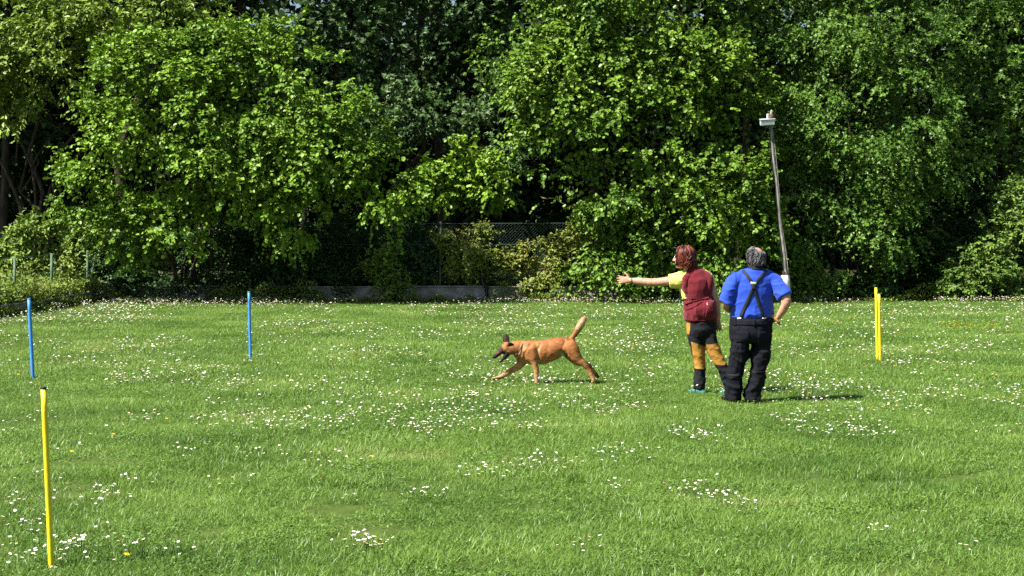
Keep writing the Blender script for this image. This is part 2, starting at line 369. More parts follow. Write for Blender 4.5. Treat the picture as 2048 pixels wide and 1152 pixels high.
TREES = 1
if TREES:
    tree('hazel_tree', 'broad bright green hazel arching over the blue poles on many thin stems', 'tree', G(352, 606) * (1, 0, 0) + (0, 40.4, .35),
         [lobe(440, 250, 38.6, 215, 150, 1.7), lobe(250, 310, 38.4, 140, 110, 1.5), lobe(620, 270, 38.3, 150, 135, 1.5), lobe(700, 350, 38.0, 120, 80, 1.2),
          lobe(330, 170, 38.8, 150, 110, 1.4), lobe(560, 170, 38.8, 130, 90, 1.3), lobe(205, 370, 38.3, 80, 50, .9), lobe(470, 380, 38.6, 150, 60, 1.2), lobe(760, 400, 38.0, 60, 40, .8), lobe(255, 450, 38.5, 55, 60, .8), lobe(330, 440, 38.3, 80, 40, .8), lobe(530, 430, 38.1, 110, 35, .8),
          lobe(600, 395, 37.9, 90, 40, .8), lobe(480, 110, 39.2, 110, 60, 1.2)],
         LM['hazel'], LEAF_ROUND, 11500, .098, stems=13, upright=True, stem_r=.05, branches=18, single=300, seed=1, bump=1.35, thr=.492, nscale=.62, lean=.5, group='trees and bushes of the hedge')
    tree('hazel_tree', 'huge dense green hazel hedge tree reaching the ground behind the pointing hand', 'tree', G(1290, 606) * (1, 0, 0) + (0, 41, .2),
         [lobe(1260, 180, 39.6, 230, 170, 1.7), lobe(1330, 360, 39.4, 210, 140, 1.6), lobe(1180, 330, 39.4, 160, 110, 1.4), lobe(1270, 20, 40.0, 240, 130, 1.7),
          lobe(1370, 500, 39.4, 190, 105, 1.3), lobe(1240, 520, 39.5, 100, 85, 1.0), lobe(1440, 250, 39.6, 110, 140, 1.3), lobe(1100, 190, 39.7, 90, 100, 1.2),
          lobe(1080, 60, 40.2, 80, 100, 1.2), lobe(1450, 430, 39.4, 100, 110, 1.2), lobe(1440, 520, 39.2, 70, 60, .9), lobe(1270, -150, 40.6, 220, 120, 1.7)],
         LM['lime'], LEAF_ROUND, 13200, .10, stems=5, stem_r=.1, branches=14, single=300, seed=2, bump=1.7, thr=.505, nscale=.62, group='trees and bushes of the hedge')
    tree('maple_tree', 'tall green field maple with hanging leafy columns right of the lamp post', 'tree', G(1740, 606) * (1, 0, 0) + (0, 41.6, .2),
         [lobe(1690, 330, 40.2, 130, 150, 1.4), lobe(1640, 180, 40.4, 120, 130, 1.4), lobe(1780, 230, 40.4, 150, 140, 1.5), lobe(1720, 60, 40.8, 170, 120, 1.6),
          lobe(1620, 420, 40.0, 70, 120, 1.0), lobe(1740, 470, 40.0, 90, 90, 1.1), lobe(1860, 340, 40.5, 110, 70, 1.2), lobe(1600, 520, 40.0, 50, 80, .8), lobe(1690, 560, 40.0, 60, 45, .7),
          lobe(1560, 60, 41.0, 90, 130, 1.2), lobe(1700, -120, 41.2, 190, 120, 1.6), lobe(1800, 420, 40.2, 90, 70, 1.0), lobe(1590, 300, 40.4, 50, 110, .9)],
         LM['maple'], LEAF_LOBED, 12200, .092, stems=3, stem_r=.12, branches=14, single=300, seed=3, bump=1.7, thr=.515, nscale=.66, up=.5, droop=.6, group='trees and bushes of the hedge')
    tree('hazel_tree', 'pale yellowish green tree at the upper left edge above thin bare trunks', 'tree', P(60, 606, 43) * (1, 1, 0) + (0, 0, .4),
         [lobe(90, 130, 42.2, 160, 90, 1.5), lobe(230, 90, 42.4, 110, 90, 1.4), lobe(20, 180, 42.0, 120, 50, 1.2), lobe(240, -20, 42.8, 170, 70, 1.5), lobe(80, 0, 43.0, 100, 60, 1.4), lobe(-60, 120, 42.6, 120, 110, 1.5), lobe(370, 20, 42.8, 80, 60, 1.2)],
         LM['hazel2'], LEAF_OVAL, 2700, .14, stems=6, stem_r=.07, branches=10, seed=4, bump=1.5, thr=.49, group='trees and bushes of the hedge')
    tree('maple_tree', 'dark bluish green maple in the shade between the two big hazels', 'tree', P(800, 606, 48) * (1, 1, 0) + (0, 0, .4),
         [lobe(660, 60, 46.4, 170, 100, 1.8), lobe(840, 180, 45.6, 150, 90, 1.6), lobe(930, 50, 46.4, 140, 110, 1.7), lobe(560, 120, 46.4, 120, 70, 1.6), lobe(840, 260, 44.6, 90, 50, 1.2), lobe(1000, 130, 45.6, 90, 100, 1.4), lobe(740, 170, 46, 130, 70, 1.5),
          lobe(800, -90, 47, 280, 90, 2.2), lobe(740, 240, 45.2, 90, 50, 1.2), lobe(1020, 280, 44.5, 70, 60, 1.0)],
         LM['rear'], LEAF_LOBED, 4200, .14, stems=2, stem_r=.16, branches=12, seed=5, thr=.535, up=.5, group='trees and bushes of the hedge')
    tree('maple_tree', 'green maple at the right edge, high above the dark gap in the hedge', 'tree', P(2010, 606, 44) * (1, 1, 0) + (0, 0, .4),
         [lobe(1970, 110, 42.6, 120, 110, 1.5), lobe(2080, 230, 42.2, 130, 100, 1.4), lobe(1990, 290, 42.0, 90, 60, 1.2), lobe(2030, 0, 43, 160, 90, 1.6), lobe(2060, 380, 42, 80, 60, 1.2), lobe(1900, 150, 42.6, 70, 60, 1.0)],
         LM['maple'], LEAF_LOBED, 2600, .125, stems=2, stem_r=.12, branches=10, seed=6, bump=1.5, thr=.515, up=.5, group='trees and bushes of the hedge')
    def bush(name, label, base, lobes, m, shape, n, size, seed, **kw):
        kw.setdefault('stems', 4); kw.setdefault('stem_r', .022); kw.setdefault('branches', 4); kw.setdefault('length', .3); kw.setdefault('thr', .46); kw.setdefault('bump', .45)
        return tree(name, label, 'bush', base, lobes, LM[m], shape, n, size, seed=seed, group='trees and bushes of the hedge', **kw)
    bush('leafy_bush', 'light green bush at the lower right edge of the picture', P(2010, 600, 40) * (1, 1, 0), [lobe(1990, 500, 40, 70, 75, .9), lobe(2070, 470, 40, 80, 100, 1.0), lobe(1930, 560, 39.8, 55, 45, .7), lobe(2020, 560, 39.7, 90, 45, .8), lobe(2050, 400, 40.2, 60, 60, .8)], 'edge', LEAF_OVAL, 2300, .095, 11)
    bush('leafy_bush', 'small yellow green bush leaning out of the dark above the wire fence', P(930, 590, 42) * (1, 1, 0) + (0, 0, .4), [lobe(935, 320, 41.4, 65, 45, .8), lobe(890, 370, 41.4, 40, 30, .6), lobe(990, 370, 41.4, 60, 45, .8)], 'hazel', LEAF_ROUND, 900, .11, 12)
    bush('bramble', 'sunlit bramble bush with reddish leaves covering the wire fence', P(1130, 590, 40.2) * (1, 1, 0) + (0, 0, .3), [lobe(1130, 520, 40.3, 75, 60, .5), lobe(1090, 545, 40.2, 60, 28, .4), lobe(1170, 480, 40.2, 45, 45, .6), lobe(1060, 540, 40.2, 40, 45, .5)], 'bramble', LEAF_OVAL, 2300, .08, 13, thr=.45, stems=9, bark='deadtwig')
    bush('bramble', 'sunlit bramble bush left of the bare wire mesh', P(950, 590, 40.2) * (1, 1, 0) + (0, 0, .3), [lobe(940, 500, 40.3, 60, 55, .6), lobe(960, 545, 40.2, 55, 28, .4), lobe(900, 540, 40.2, 40, 28, .4), lobe(890, 470, 40.4, 30, 30, .4)], 'bramble', LEAF_OVAL, 2000, .08, 14, thr=.45, stems=9, bark='deadtwig')
    bush('leafy_bush', 'small bright sprout growing over the low wall beside the shade', P(785, 590, 39.9) * (1, 1, 0) + (0, 0, .3), [lobe(790, 540, 40, 32, 45, .35), lobe(765, 510, 40.1, 25, 28, .3), lobe(790, 585, 39.6, 22, 18, .25)], 'shrub', LEAF_OVAL, 500, .085, 15)
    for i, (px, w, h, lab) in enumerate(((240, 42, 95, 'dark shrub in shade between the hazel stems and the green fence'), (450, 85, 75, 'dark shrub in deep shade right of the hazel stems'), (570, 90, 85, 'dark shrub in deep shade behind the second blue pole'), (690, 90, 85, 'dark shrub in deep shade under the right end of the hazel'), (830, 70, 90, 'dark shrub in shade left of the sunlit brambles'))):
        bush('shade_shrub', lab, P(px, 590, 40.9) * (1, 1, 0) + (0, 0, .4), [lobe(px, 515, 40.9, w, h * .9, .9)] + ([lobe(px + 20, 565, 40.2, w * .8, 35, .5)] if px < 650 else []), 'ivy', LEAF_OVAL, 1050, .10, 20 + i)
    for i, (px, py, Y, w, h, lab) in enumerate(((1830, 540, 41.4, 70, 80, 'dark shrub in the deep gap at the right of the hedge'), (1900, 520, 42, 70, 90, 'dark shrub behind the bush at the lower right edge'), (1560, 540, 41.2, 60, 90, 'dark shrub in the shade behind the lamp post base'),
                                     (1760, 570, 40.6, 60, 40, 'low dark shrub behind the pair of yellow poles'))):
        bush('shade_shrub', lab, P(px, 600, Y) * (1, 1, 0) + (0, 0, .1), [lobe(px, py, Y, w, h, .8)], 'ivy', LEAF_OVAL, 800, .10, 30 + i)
    # left bank
    bush('young_shrub', 'slender young shrub rising above the green fence, nearest the left edge', P(45, 590, 38.6) * (1, 1, 0) + (0, 0, .3), [lobe(55, 450, 38.6, 34, 42, .45), lobe(20, 490, 38.6, 28, 40, .4), lobe(40, 525, 38.6, 50, 35, .5)], 'shrub', LEAF_OVAL, 640, .115, 41, stems=3)
    bush('young_shrub', 'slender young shrub rising above the middle green fence post', P(105, 590, 39.0) * (1, 1, 0) + (0, 0, .3), [lobe(105, 440, 39, 22, 38, .4), lobe(108, 500, 39, 34, 40, .45)], 'shrub', LEAF_OVAL, 600, .115, 42, stems=3)
    bush('leafy_bush', 'sunlit bush beside the last green fence post and hazel shade', P(190, 590, 41.3) * (1, 1, 0) + (0, 0, .35), [lobe(175, 460, 41.4, 50, 50, .6), lobe(215, 545, 41.0, 32, 55, .5), lobe(150, 530, 41.4, 50, 45, .5)], 'shrub', LEAF_OVAL, 1300, .105, 43)
    bush('leafy_bush', 'patch of sunlit leaves glimpsed between the hazel stems', P(290, 590, 44.5) * (1, 1, 0) + (0, 0, .4), [lobe(292, 500, 44.5, 34, 45, .6)], 'nettle', LEAF_OVAL, 380, .11, 44)
    # added tall trees; their unseen canopy is put there to shade the wood behind
    for i, x in enumerate((-21, -16.2, -11.6, -7.0, -2.2, 2.4, 7.0, 11.6, 16.4)):
        Y = 46.6 + (i * 37 % 10) * .12; lab = ['canopy tree added for shade beyond the left edge, second row', 'canopy tree added for shade above the pale tree at upper left', 'canopy tree added for shade, rising behind the slender young shrubs', 'canopy tree added for shade, rising behind the broad hazel', 'canopy tree added for shade, rising over the bluish maple',
               'canopy tree added for shade, rising over the gap left of the dense hazel', 'canopy tree added for shade, rising over the lamp post', 'canopy tree added for shade, rising over the hanging maple', 'canopy tree added for shade, rising beyond the right edge, second row'][i]
        tree('added_canopy_tree', lab, 'tree', (x, Y, .4), [(x, Y - .4, 11.2, 2.9, 2.7, 1.9), (x + 1.2, Y + .8, 13.2, 2.4, 2.2, 1.6), (x - 1.4, Y - 1.2, 10.2, 1.9, 1.6, 1.2)], LM['rear'], LEAF_LOBED, 680, .29, stems=1, stem_r=.17, branches=6, seed=80 + i, per=8, thr=.36, shell=.35, length=.6, front=.5, group='tall trees behind the hedge', fill=.3)
    # backdrop of taller trees further in
    for i, (px, Y) in enumerate(((-120, 50), (150, 53), (420, 51), (700, 56), (980, 52), (1230, 54), (1500, 51), (1760, 53), (2010, 51), (2230, 54))):
        lab = ['tall dark tree far back beyond the left edge', 'tall dark tree behind the pale tree at upper left', 'tall dark tree behind the top of the broad hazel', 'tall dark tree behind the bluish maple', 'tall dark tree behind the gap above the brambles',
               'tall dark tree behind the huge dense hazel', 'tall dark tree behind the lamp head', 'tall dark tree behind the maple with hanging columns', 'tall dark tree behind the maple at the right edge', 'tall dark tree far back beyond the right edge'][i]
        s = Y / FPX; cx = P(px, 464, Y)[0]
        lb = [(cx, Y, 2.0, 2.9, 1.6, 2.1), (cx + .8, Y + .5, 5.0, 2.9, 1.8, 2.4), (cx - .9, Y + .3, 8.2, 2.7, 1.8, 2.3), (cx + .3, Y + .6, 10.6, 2.0, 1.6, 1.8)]
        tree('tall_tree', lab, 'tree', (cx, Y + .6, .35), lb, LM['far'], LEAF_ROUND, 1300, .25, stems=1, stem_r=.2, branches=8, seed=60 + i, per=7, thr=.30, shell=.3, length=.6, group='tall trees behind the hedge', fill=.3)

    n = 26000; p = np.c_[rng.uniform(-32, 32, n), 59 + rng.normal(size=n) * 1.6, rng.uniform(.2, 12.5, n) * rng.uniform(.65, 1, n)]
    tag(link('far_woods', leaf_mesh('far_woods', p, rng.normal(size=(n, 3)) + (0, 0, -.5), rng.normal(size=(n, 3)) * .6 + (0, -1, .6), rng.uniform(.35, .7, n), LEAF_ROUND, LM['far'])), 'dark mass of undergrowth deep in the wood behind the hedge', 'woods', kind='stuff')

# ------------------------------------------------------------------ low concrete walls
def wall_run(name, label, p0, p1, h, npan, facing):
    p0, p1 = np.array(p0, float), np.array(p1, float); d = unit(p1 - p0); L = np.linalg.norm(p1 - p0) / npan
    root = tag(empty(name, p0), label, 'wall'); ang = math.atan2(d[1], d[0]); root.rotation_euler.z = ang
    rg = np.random.default_rng(5)
    for i in range(npan):
        b = B(); g = .012; x0, x1 = i * L + g, (i + 1) * L - g; hh = h + rg.uniform(-.02, .02); o = rg.uniform(-.012, .012)
        prof = [(-.02 + o, -.06), (-.02 + o, hh * .46), (.015 + o, hh * .52), (.015 + o, hh - .05), (-.015 + o, hh - .035), (-.01 + o, hh), (.15, hh), (.15, -.06)]
        V = [(x, y * facing, z) for x in (x0, x1) for y, z in prof]; n = len(prof)
        b.add(V, [tuple(range(n)), tuple(range(2 * n - 1, n - 1, -1))] + [(j, (j + 1) % n, n + (j + 1) % n, n + j) for j in range(n)])
        ob = b.obj('concrete_panel', M['conc'], root, False)
        bv = ob.modifiers.new('bevel', 'BEVEL'); bv.width = .008; bv.segments = 1
    return root
wall_run('retaining_wall', 'low weathered concrete wall under the wire fence and brambles', (WALL_X - .1, WALL_Y, 0), (4.6, WALL_Y, 0), .42, 6, 1)
wall_run('retaining_wall', 'short shaded concrete wall below the green fence at the left edge', (WALL_X, 24, 0), (WALL_X, 39.7, 0), .26, 6, 1)

# ------------------------------------------------------------------ fences
def link_mesh(x0, x1, z0, z1, step, t, warp=0, seed=0):      # diagonal wires as thin prisms, local x-z plane
    b = B(); rg = np.random.default_rng(seed)
    for sgn in (1, -1):
        c = (x0 - z1) if sgn > 0 else (x0 + z0)
        end = (x1 - z0) if sgn > 0 else (x1 + z1)
        while c < end:
            pts = []
            for z in np.linspace(z0, z1, 7):
                x = c + sgn * z
                if x0 <= x <= x1: pts.append((x, .02 * math.sin(x * 3 + z * 2) * warp, z))
            for q in range(len(pts) - 1):
                p, r = np.array(pts[q]), np.array(pts[q + 1])
                V = [a + o for a in (p, r) for o in (np.array((0, -t, 0)), np.array((t, t * .6, 0)), np.array((-t, t * .6, 0)))]
                b.add(V, [(0, 1, 4, 3), (1, 2, 5, 4), (2, 0, 3, 5)])
            c += step
    return b
fr = tag(empty('wire_fence', (P(560, 580, 40.0)[0], 40.0, .3)), 'green chain-link fence standing on the low concrete wall among brambles', 'fence')
fx = [P(q, 580, 40.0)[0] - fr.location.x for q in (590, 880, 1170)]
for x in fx: B().tube([(x, 0, -.25), (x + .02, 0, 1.82)], [.028, .028], n=8, k=1, flat=True).obj('post', M['green_metal'], fr)
for z in (.35, 1.22, 1.78): B().tube([(fx[0], -.03, z), ((fx[0] + fx[-1]) / 2, -.03, z - .012), (fx[-1], -.03, z)], [.005] * 3, n=5, k=4).obj('tension_wire', M['wire'], fr)
for i in range(2):
    o = link_mesh(fx[i], fx[i + 1], .1, 1.78, .085, .0020, 1, i).obj('mesh_panel', M['wire'], fr, False); o['kind'] = 'stuff'
lf = tag(empty('wire_fence', (WALL_X - .35, 31.5, .3)), 'thin green post and wire fence on the bank at the left edge', 'fence')
posts = []
for px, top, bot in ((28, 513, 605), (102, 507, 592), (174, 501, 587)):
    Y = lf.location.x / ((px - 1024) / FPX); t = P(px, top, Y); q = P(px, bot, Y)
    loc = np.array(lf.location); pt = t - loc; pt[0] += .02; pb = np.array((0, q[1] - loc[1], -.15)); posts.append(pt)
    B().tube([pb, pt], [.034, .034], n=8, k=1, flat=True).obj('post', M['green_metal'], lf)
ext = posts[0] + (posts[0] - posts[1]) * 1.5
for dz in (-.03, -.45, -.85):
    B().tube([ext + (0, 0, dz)] + [p + np.array((0, 0, dz)) for p in posts], [.006] * 4, n=5, k=3).obj('tension_wire', M['wire'], lf)

# ------------------------------------------------------------------ lamp post
LY = 37.5; lb = P(1573, 606, LY); lb[2] = 0; lp = tag(empty('lamp_post', lb), 'leaning weathered wooden lamp post set in a pale concrete tube', 'lamp post')
s = LY / FPX
bb = B(); bb.tube([(-.01, 0, -.1), (-.02, 0, .3), (-.035, 0, .76)], [.118, .116, .112], n=24, k=2, flat=True)
o = bb.obj('concrete_base', M['concl'], lp); bv = o.modifiers.new('bevel', 'BEVEL'); bv.width = .012; bv.limit_method = 'ANGLE'
for f in o.data.polygons: f.use_smooth = len(f.vertices) == 4
def LPt(px, py, dy=0): return P(px, py, LY + dy) - lb
pole = [LPt(1572, 552), LPt(1569, 515), LPt(1563, 465), LPt(1558, 420), LPt(1554, 375), LPt(1549, 335), LPt(1545, 290), LPt(1541, 254), LPt(1541, 240)]
b = B(); b.tube(pole, [.044, .042, .040, .039, .037, .035, .034, .032, .03], n=12, k=4)
m = b.mesh('wooden_pole', M['wood']); V = co(m); setco(m, V + nrm(m) * (fbm(V * (9, 9, 2.5), 3)[:, None] - .5) * .03); link('wooden_pole', m, lp)
for dx, ph in ((-.058, 0.), (.055, 1.)):
    pts = [p + np.array((dx * (.8 + .3 * math.sin(i * 1.3 + ph)), -.02, 0)) for i, p in enumerate(pole[:-1])]
    B().tube(pts, [.009] * len(pts), n=6, k=3).obj('cable', M['cable'] if dx < 0 else M['wood'], lp)
for a in range(4):
    q = pole[0] + np.array((.085 * math.cos(a * 1.57 + .5), .085 * math.sin(a * 1.57 + .5), 0)); B().box(q + (0, 0, .04), (.022, .022, .09)).obj('wedge', M['bark'], lp, False)
R = Matrix.Rotation(math.radians(-4), 3, 'Y') @ Matrix.Rotation(math.radians(12), 3, 'X')
hc = LPt(1534.5, 244.5, -.12); hd = empty('lamp_head', hc); hd.parent = lp
def hpart(nm, c, h, mt, par=None):
    q = B().box(np.array(R @ Vector(c)) + (0 if par is None else 0), h, R).obj(nm, M[mt], None, False); q.parent = lp; q.location = tuple(hc)
    bv = q.modifiers.new('bevel', 'BEVEL'); bv.width = .008; bv.segments = 2; return q
bpy.data.objects.remove(hd)
hs = hpart('lamp_housing', (0, 0, 0), (.172, .085, .064), 'lampw'); lid = hpart('lamp_lid', (.004, -.002, .078), (.190, .092, .009), 'lampl'); gl = hpart('lamp_glass', (0, 0, -.074), (.165, .07, .004), 'glass')
hpart('lamp_bracket', (.11, .10, -.01), (.03, .05, .03), 'bark')
tp = LPt(1542.5, 238, -.10)
B().tube([tp + (0, 0, -.02), tp + (0, 0, .05), tp + (-.005, 0, .11), tp + (-.005, 0, .14)], [.06, .075, .07, .035], n=12, k=3).obj('pole_cap', M['brown'], lp)
B().tube([tp + (-.008, -.02, .12), tp + (0, -.02, .205)], [.032, .022], n=8, k=2).obj('cap_tip', M['lampl'], lp)
B().tube([tp + (-.085, -.02, -.01), tp + (-.09, -.02, .10)], [.036, .034], n=10, k=1).obj('insulator', M['lampw'], lp)

# ------------------------------------------------------------------ slalom poles
def slalom(label, base, top, dia, m, cap):
    g = G(*base); Y = g[1]; t = P(top[0], top[1], Y) - g; r = dia / 2 * Y / FPX
    root = tag(empty('slalom_pole', g), label, 'pole', 'slalom poles'); d = unit(t)
    B().tube([d * -.12, d * .02, t * .5, t - d * .012], [r * .5, r, r, r], n=20, k=3, flat=True).obj('shaft', M[m], root)
    B().tube([t - d * .012, t - d * .004, t], [r * 1.03, r * 1.04, r * .93], n=20, k=1, flat=True).obj('end_cap', M[cap], root, False)
    return root
slalom('big yellow slalom pole with black cap close by at the left', (103, 1140), (87, 774), 11.5, 'yellow', 'black')
slalom('bright blue slalom pole at the left edge of the lawn', (66, 756), (58, 597), 7, 'blue', 'blue')
slalom('bright blue slalom pole standing alone before the dark hedge', (501, 718), (498, 583), 5.6, 'blue', 'blue')
slalom('taller, left one of the two yellow slalom poles standing close together', (1755, 722), (1752, 575), 5.6, 'yellow', 'yellow')
slalom('shorter, right one of the two yellow slalom poles standing close together', (1760.5, 724), (1758, 588), 5.6, 'yellow', 'yellow')

# ------------------------------------------------------------------ grass
def blades(name, n, rad, hmin, hmax, wid, lean, seed, curl=.5):
    r = np.random.default_rng(seed); a = r.uniform(0, 6.283, n); q = rad * np.sqrt(r.random(n)); base = np.c_[q * np.cos(a), q * np.sin(a), np.full(n, -.012)]
    h = r.uniform(hmin, hmax, n) * r.uniform(.6, 1, n); az = r.uniform(0, 6.283, n); ln = np.abs(r.normal(size=n)) * lean
    d = np.c_[np.cos(az) * ln, np.sin(az) * ln, np.ones(n)]; d = unit(d)
    sd = unit(np.c_[-np.sin(az + r.normal(size=n) * .6), np.cos(az + r.normal(size=n) * .6), np.zeros(n)])
    bend = np.c_[np.cos(az), np.sin(az), -np.ones(n) * .35] * (curl * r.uniform(.1, 1, n))[:, None]
    w = wid * r.uniform(.6, 1.3, n)[:, None]; rows = []
    for t, k in ((0, .8), (.4, 1), (.75, .75), (1, .06)):
        c = base + (d * t + bend * t * t) * h[:, None]; c[:, 2] = np.maximum(c[:, 2], base[:, 2] + .004 + .01 * t); rows += [c - sd * w * k / 2, c + sd * w * k / 2]
    V = np.stack(rows, 1).reshape(-1, 3); F = (np.arange(n) * 8)[:, None, None] + np.array([(0, 1, 3, 2), (2, 3, 5, 4), (4, 5, 7, 6)])[None]
    o = bpy.data.objects.new(name, mesh_np(name, V, F.reshape(-1, 4), LM['grass'], True)); return o
def scatter(name, pts, scale, idx, protos, rotz=None):
    n = len(pts); m = bpy.data.meshes.new(name); m.vertices.add(n); m.vertices.foreach_set('co', np.ascontiguousarray(pts, np.float32).ravel())
    for nm, ty, d in (('sc', 'FLOAT', np.asarray(scale, np.float32)), ('rz', 'FLOAT', np.asarray(rng.uniform(0, 6.283, n) if rotz is None else rotz, np.float32)), ('ix', 'INT', np.asarray(idx, np.int32))):
        m.attributes.new(nm, ty, 'POINT').data.foreach_set('value', d)
    o = link(name, m); t = bpy.data.node_groups.new(name, 'GeometryNodeTree'); N, L = t.nodes, t.links
    t.interface.new_socket('Geometry', in_out='INPUT', socket_type='NodeSocketGeometry'); t.interface.new_socket('Geometry', in_out='OUTPUT', socket_type='NodeSocketGeometry')
    gi, go = N.new('NodeGroupInput'), N.new('NodeGroupOutput'); ip = N.new('GeometryNodeInstanceOnPoints'); jn = N.new('GeometryNodeJoinGeometry')
    for p in protos:
        oi = N.new('GeometryNodeObjectInfo'); oi.inputs['Object'].default_value = p; gt = N.new('GeometryNodeGeometryToInstance')
        L.new(oi.outputs['Geometry'], gt.inputs[0]); L.new(gt.outputs[0], jn.inputs[0])
    def attr(nm, ty):
        a = N.new('GeometryNodeInputNamedAttribute'); a.data_type = ty; a.inputs['Name'].default_value = nm; return a.outputs['Attribute']
    cx = N.new('ShaderNodeCombineXYZ'); L.new(attr('rz', 'FLOAT'), cx.inputs[2]); L.new(cx.outputs[0], ip.inputs['Rotation'])
    L.new(attr('sc', 'FLOAT'), ip.inputs['Scale']); L.new(attr('ix', 'INT'), ip.inputs['Instance Index']); ip.inputs['Pick Instance'].default_value = True
    L.new(gi.outputs[0], ip.inputs['Points']); L.new(jn.outputs[0], ip.inputs['Instance']); L.new(ip.outputs[0], go.inputs[0])
    o.modifiers.new('scatter', 'NODES').node_group = t; return o
def lawn_points(dens, y0, y1):
    n = int(dens * (y1 - y0) * 34); p = np.c_[rng.uniform(-17, 17, n), rng.uniform(y0, y1, n), np.zeros(n)]
    p = p[(np.abs(p[:, 0]) < .375 * p[:, 1] + 1.8) & (p[:, 0] > WALL_X + .1)]
    p[:, 2] = (fbm(p * .6, 3) - .5) * .05 - .004
    return p
GR = 1
if GR:
    fine = [blades('blades', 580, .24, .038, .078, .0040, 1.15, 200 + i, 1.0) for i in range(5)]
    lush = [blades('blades', 300, .22, .06, .125, .0052, .55, 220 + i, .6) for i in range(4)]
    far = [blades('blades', 330, .30, .045, .085, .0075, 1.0, 240 + i, .8) for i in range(4)]
    p1 = lawn_points(16.5, 5.5, 17.5); nz = fbm(p1 * (.5, .7, 1), 31); i1 = rng.integers(0, 5, len(p1)); s1 = .85 + .6 * nz * rng.uniform(.75, 1.2, len(p1))
    tag(scatter('grass', p1, s1, i1, fine), 'short sunlit lawn grass in the foreground', 'grass', kind='stuff')
    p2 = lawn_points(4.5, 5.5, 22); nz = fbm(p2 * (.8, 1.1, 1), 44); p2 = p2[nz > .56]
    tag(scatter('grass', p2, rng.uniform(.7, 1.25, len(p2)), rng.integers(0, 4, len(p2)), lush), 'longer darker grass tufts in patches of the lawn', 'grass', kind='stuff')
    p3 = lawn_points(10.5, 17, 39.55); nz = fbm(p3 * (.4, .5, 1), 52)
    tag(scatter('grass', p3, .8 + .5 * nz * rng.uniform(.75, 1.2, len(p3)), rng.integers(0, 4, len(p3)), far), 'lawn grass further back towards the hedge', 'grass', kind='stuff')

    cl = []
    for i in range(3):
        r = np.random.default_rng(260 + i); n = 110; a = r.uniform(0, 6.283, n); q = .2 * np.sqrt(r.random(n)); pp = np.c_[q * np.cos(a), q * np.sin(a), r.uniform(.012, .04, n)]
        cl.append(bpy.data.objects.new('clover', leaf_mesh('clover', pp, r.normal(size=(n, 3)) * (1, 1, .3), r.normal(size=(n, 3)) * .35 + (0, 0, 1), r.uniform(.008, .018, n), LEAF_ROUND, LM['clover'])))
    p4 = lawn_points(11, 5.5, 20); nz = fbm(p4 * (.9, 1.2, 1), 66); p4 = p4[nz > .46]
    tag(scatter('clover', p4, rng.uniform(.8, 1.3, len(p4)), rng.integers(0, 3, len(p4)), cl), 'small round clover and daisy leaves low in the lawn', 'clover', kind='stuff')

# ------------------------------------------------------------------ daisies and yellow flowers
def flower(name, pet, r, npet, h, cone, dm, tilt, seed):
    r_ = np.random.default_rng(seed); m = bpy.data.meshes.new(name); V, F, I = [], [], []
    tx = np.array((math.sin(tilt) * .9, -math.sin(tilt) * .5, math.cos(tilt))); tx = unit(tx); ax = unit(np.cross(tx, (0, 1, 0))); ay = np.cross(tx, ax); top = np.array((tx[0] * .02, tx[1] * .02, h))
    def W(x, y, z): return tuple(top + ax * x + ay * y + tx * z)
    for i in range(npet):
        a = 6.283 * i / npet + r_.normal() * .06; q = r * r_.uniform(.85, 1.08); w = 3.0 / npet * 1.15; n = len(V); up = cone * q * r_.uniform(.6, 1.3)
        V += [W(math.cos(a) * r * .18, math.sin(a) * r * .18, 0), W(math.cos(a - w) * q * .75, math.sin(a - w) * q * .75, up * .7), W(math.cos(a) * q, math.sin(a) * q, up), W(math.cos(a + w) * q * .75, math.sin(a + w) * q * .75, up * .7)]
        F.append((n, n + 1, n + 2, n + 3)); I.append(0)
    n = len(V)
    for k, (rr, z) in enumerate(((.34, .002), (.24, .20))):
        V += [W(math.cos(6.283 * j / 7) * r * rr, math.sin(6.283 * j / 7) * r * rr, z * r + .0012) for j in range(7)]
    for j in range(7): F.append((n + j, n + (j + 1) % 7, n + 7 + (j + 1) % 7, n + 7 + j)); I.append(1)
    F.append(tuple(n + 7 + j for j in range(7))); I.append(1); n = len(V)
    for z, c in ((-.02, np.zeros(3)), (h - .001, np.array((tx[0] * .02, tx[1] * .02, 0)))):
        V += [tuple(c + (math.cos(2.094 * j) * .0011, math.sin(2.094 * j) * .0011, z)) for j in range(3)]
    for j in range(3): F.append((n + j, n + (j + 1) % 3, n + 3 + (j + 1) % 3, n + 3 + j)); I.append(2)
    m.from_pydata([tuple(map(float, v)) for v in V], [], F); m.update()
    for q in (pet, dm, M['stalk']): m.materials.append(q)
    m.polygons.foreach_set('material_index', np.array(I, np.int32)); return m
dz = [flower('daisy', M['petal'], .0098, 10, .055 + .012 * i, .10 + .1 * (i % 3), M['disc'], .12 + .12 * i, i) for i in range(4)]
bc = [flower('buttercup', M['gold'], .013, 6, .09 + .02 * i, .35, M['gold'], .2, 20 + i) for i in range(2)]
dd = flower('dandelion', M['gold'], .019, 18, .07, .2, M['gold'], .25, 30)

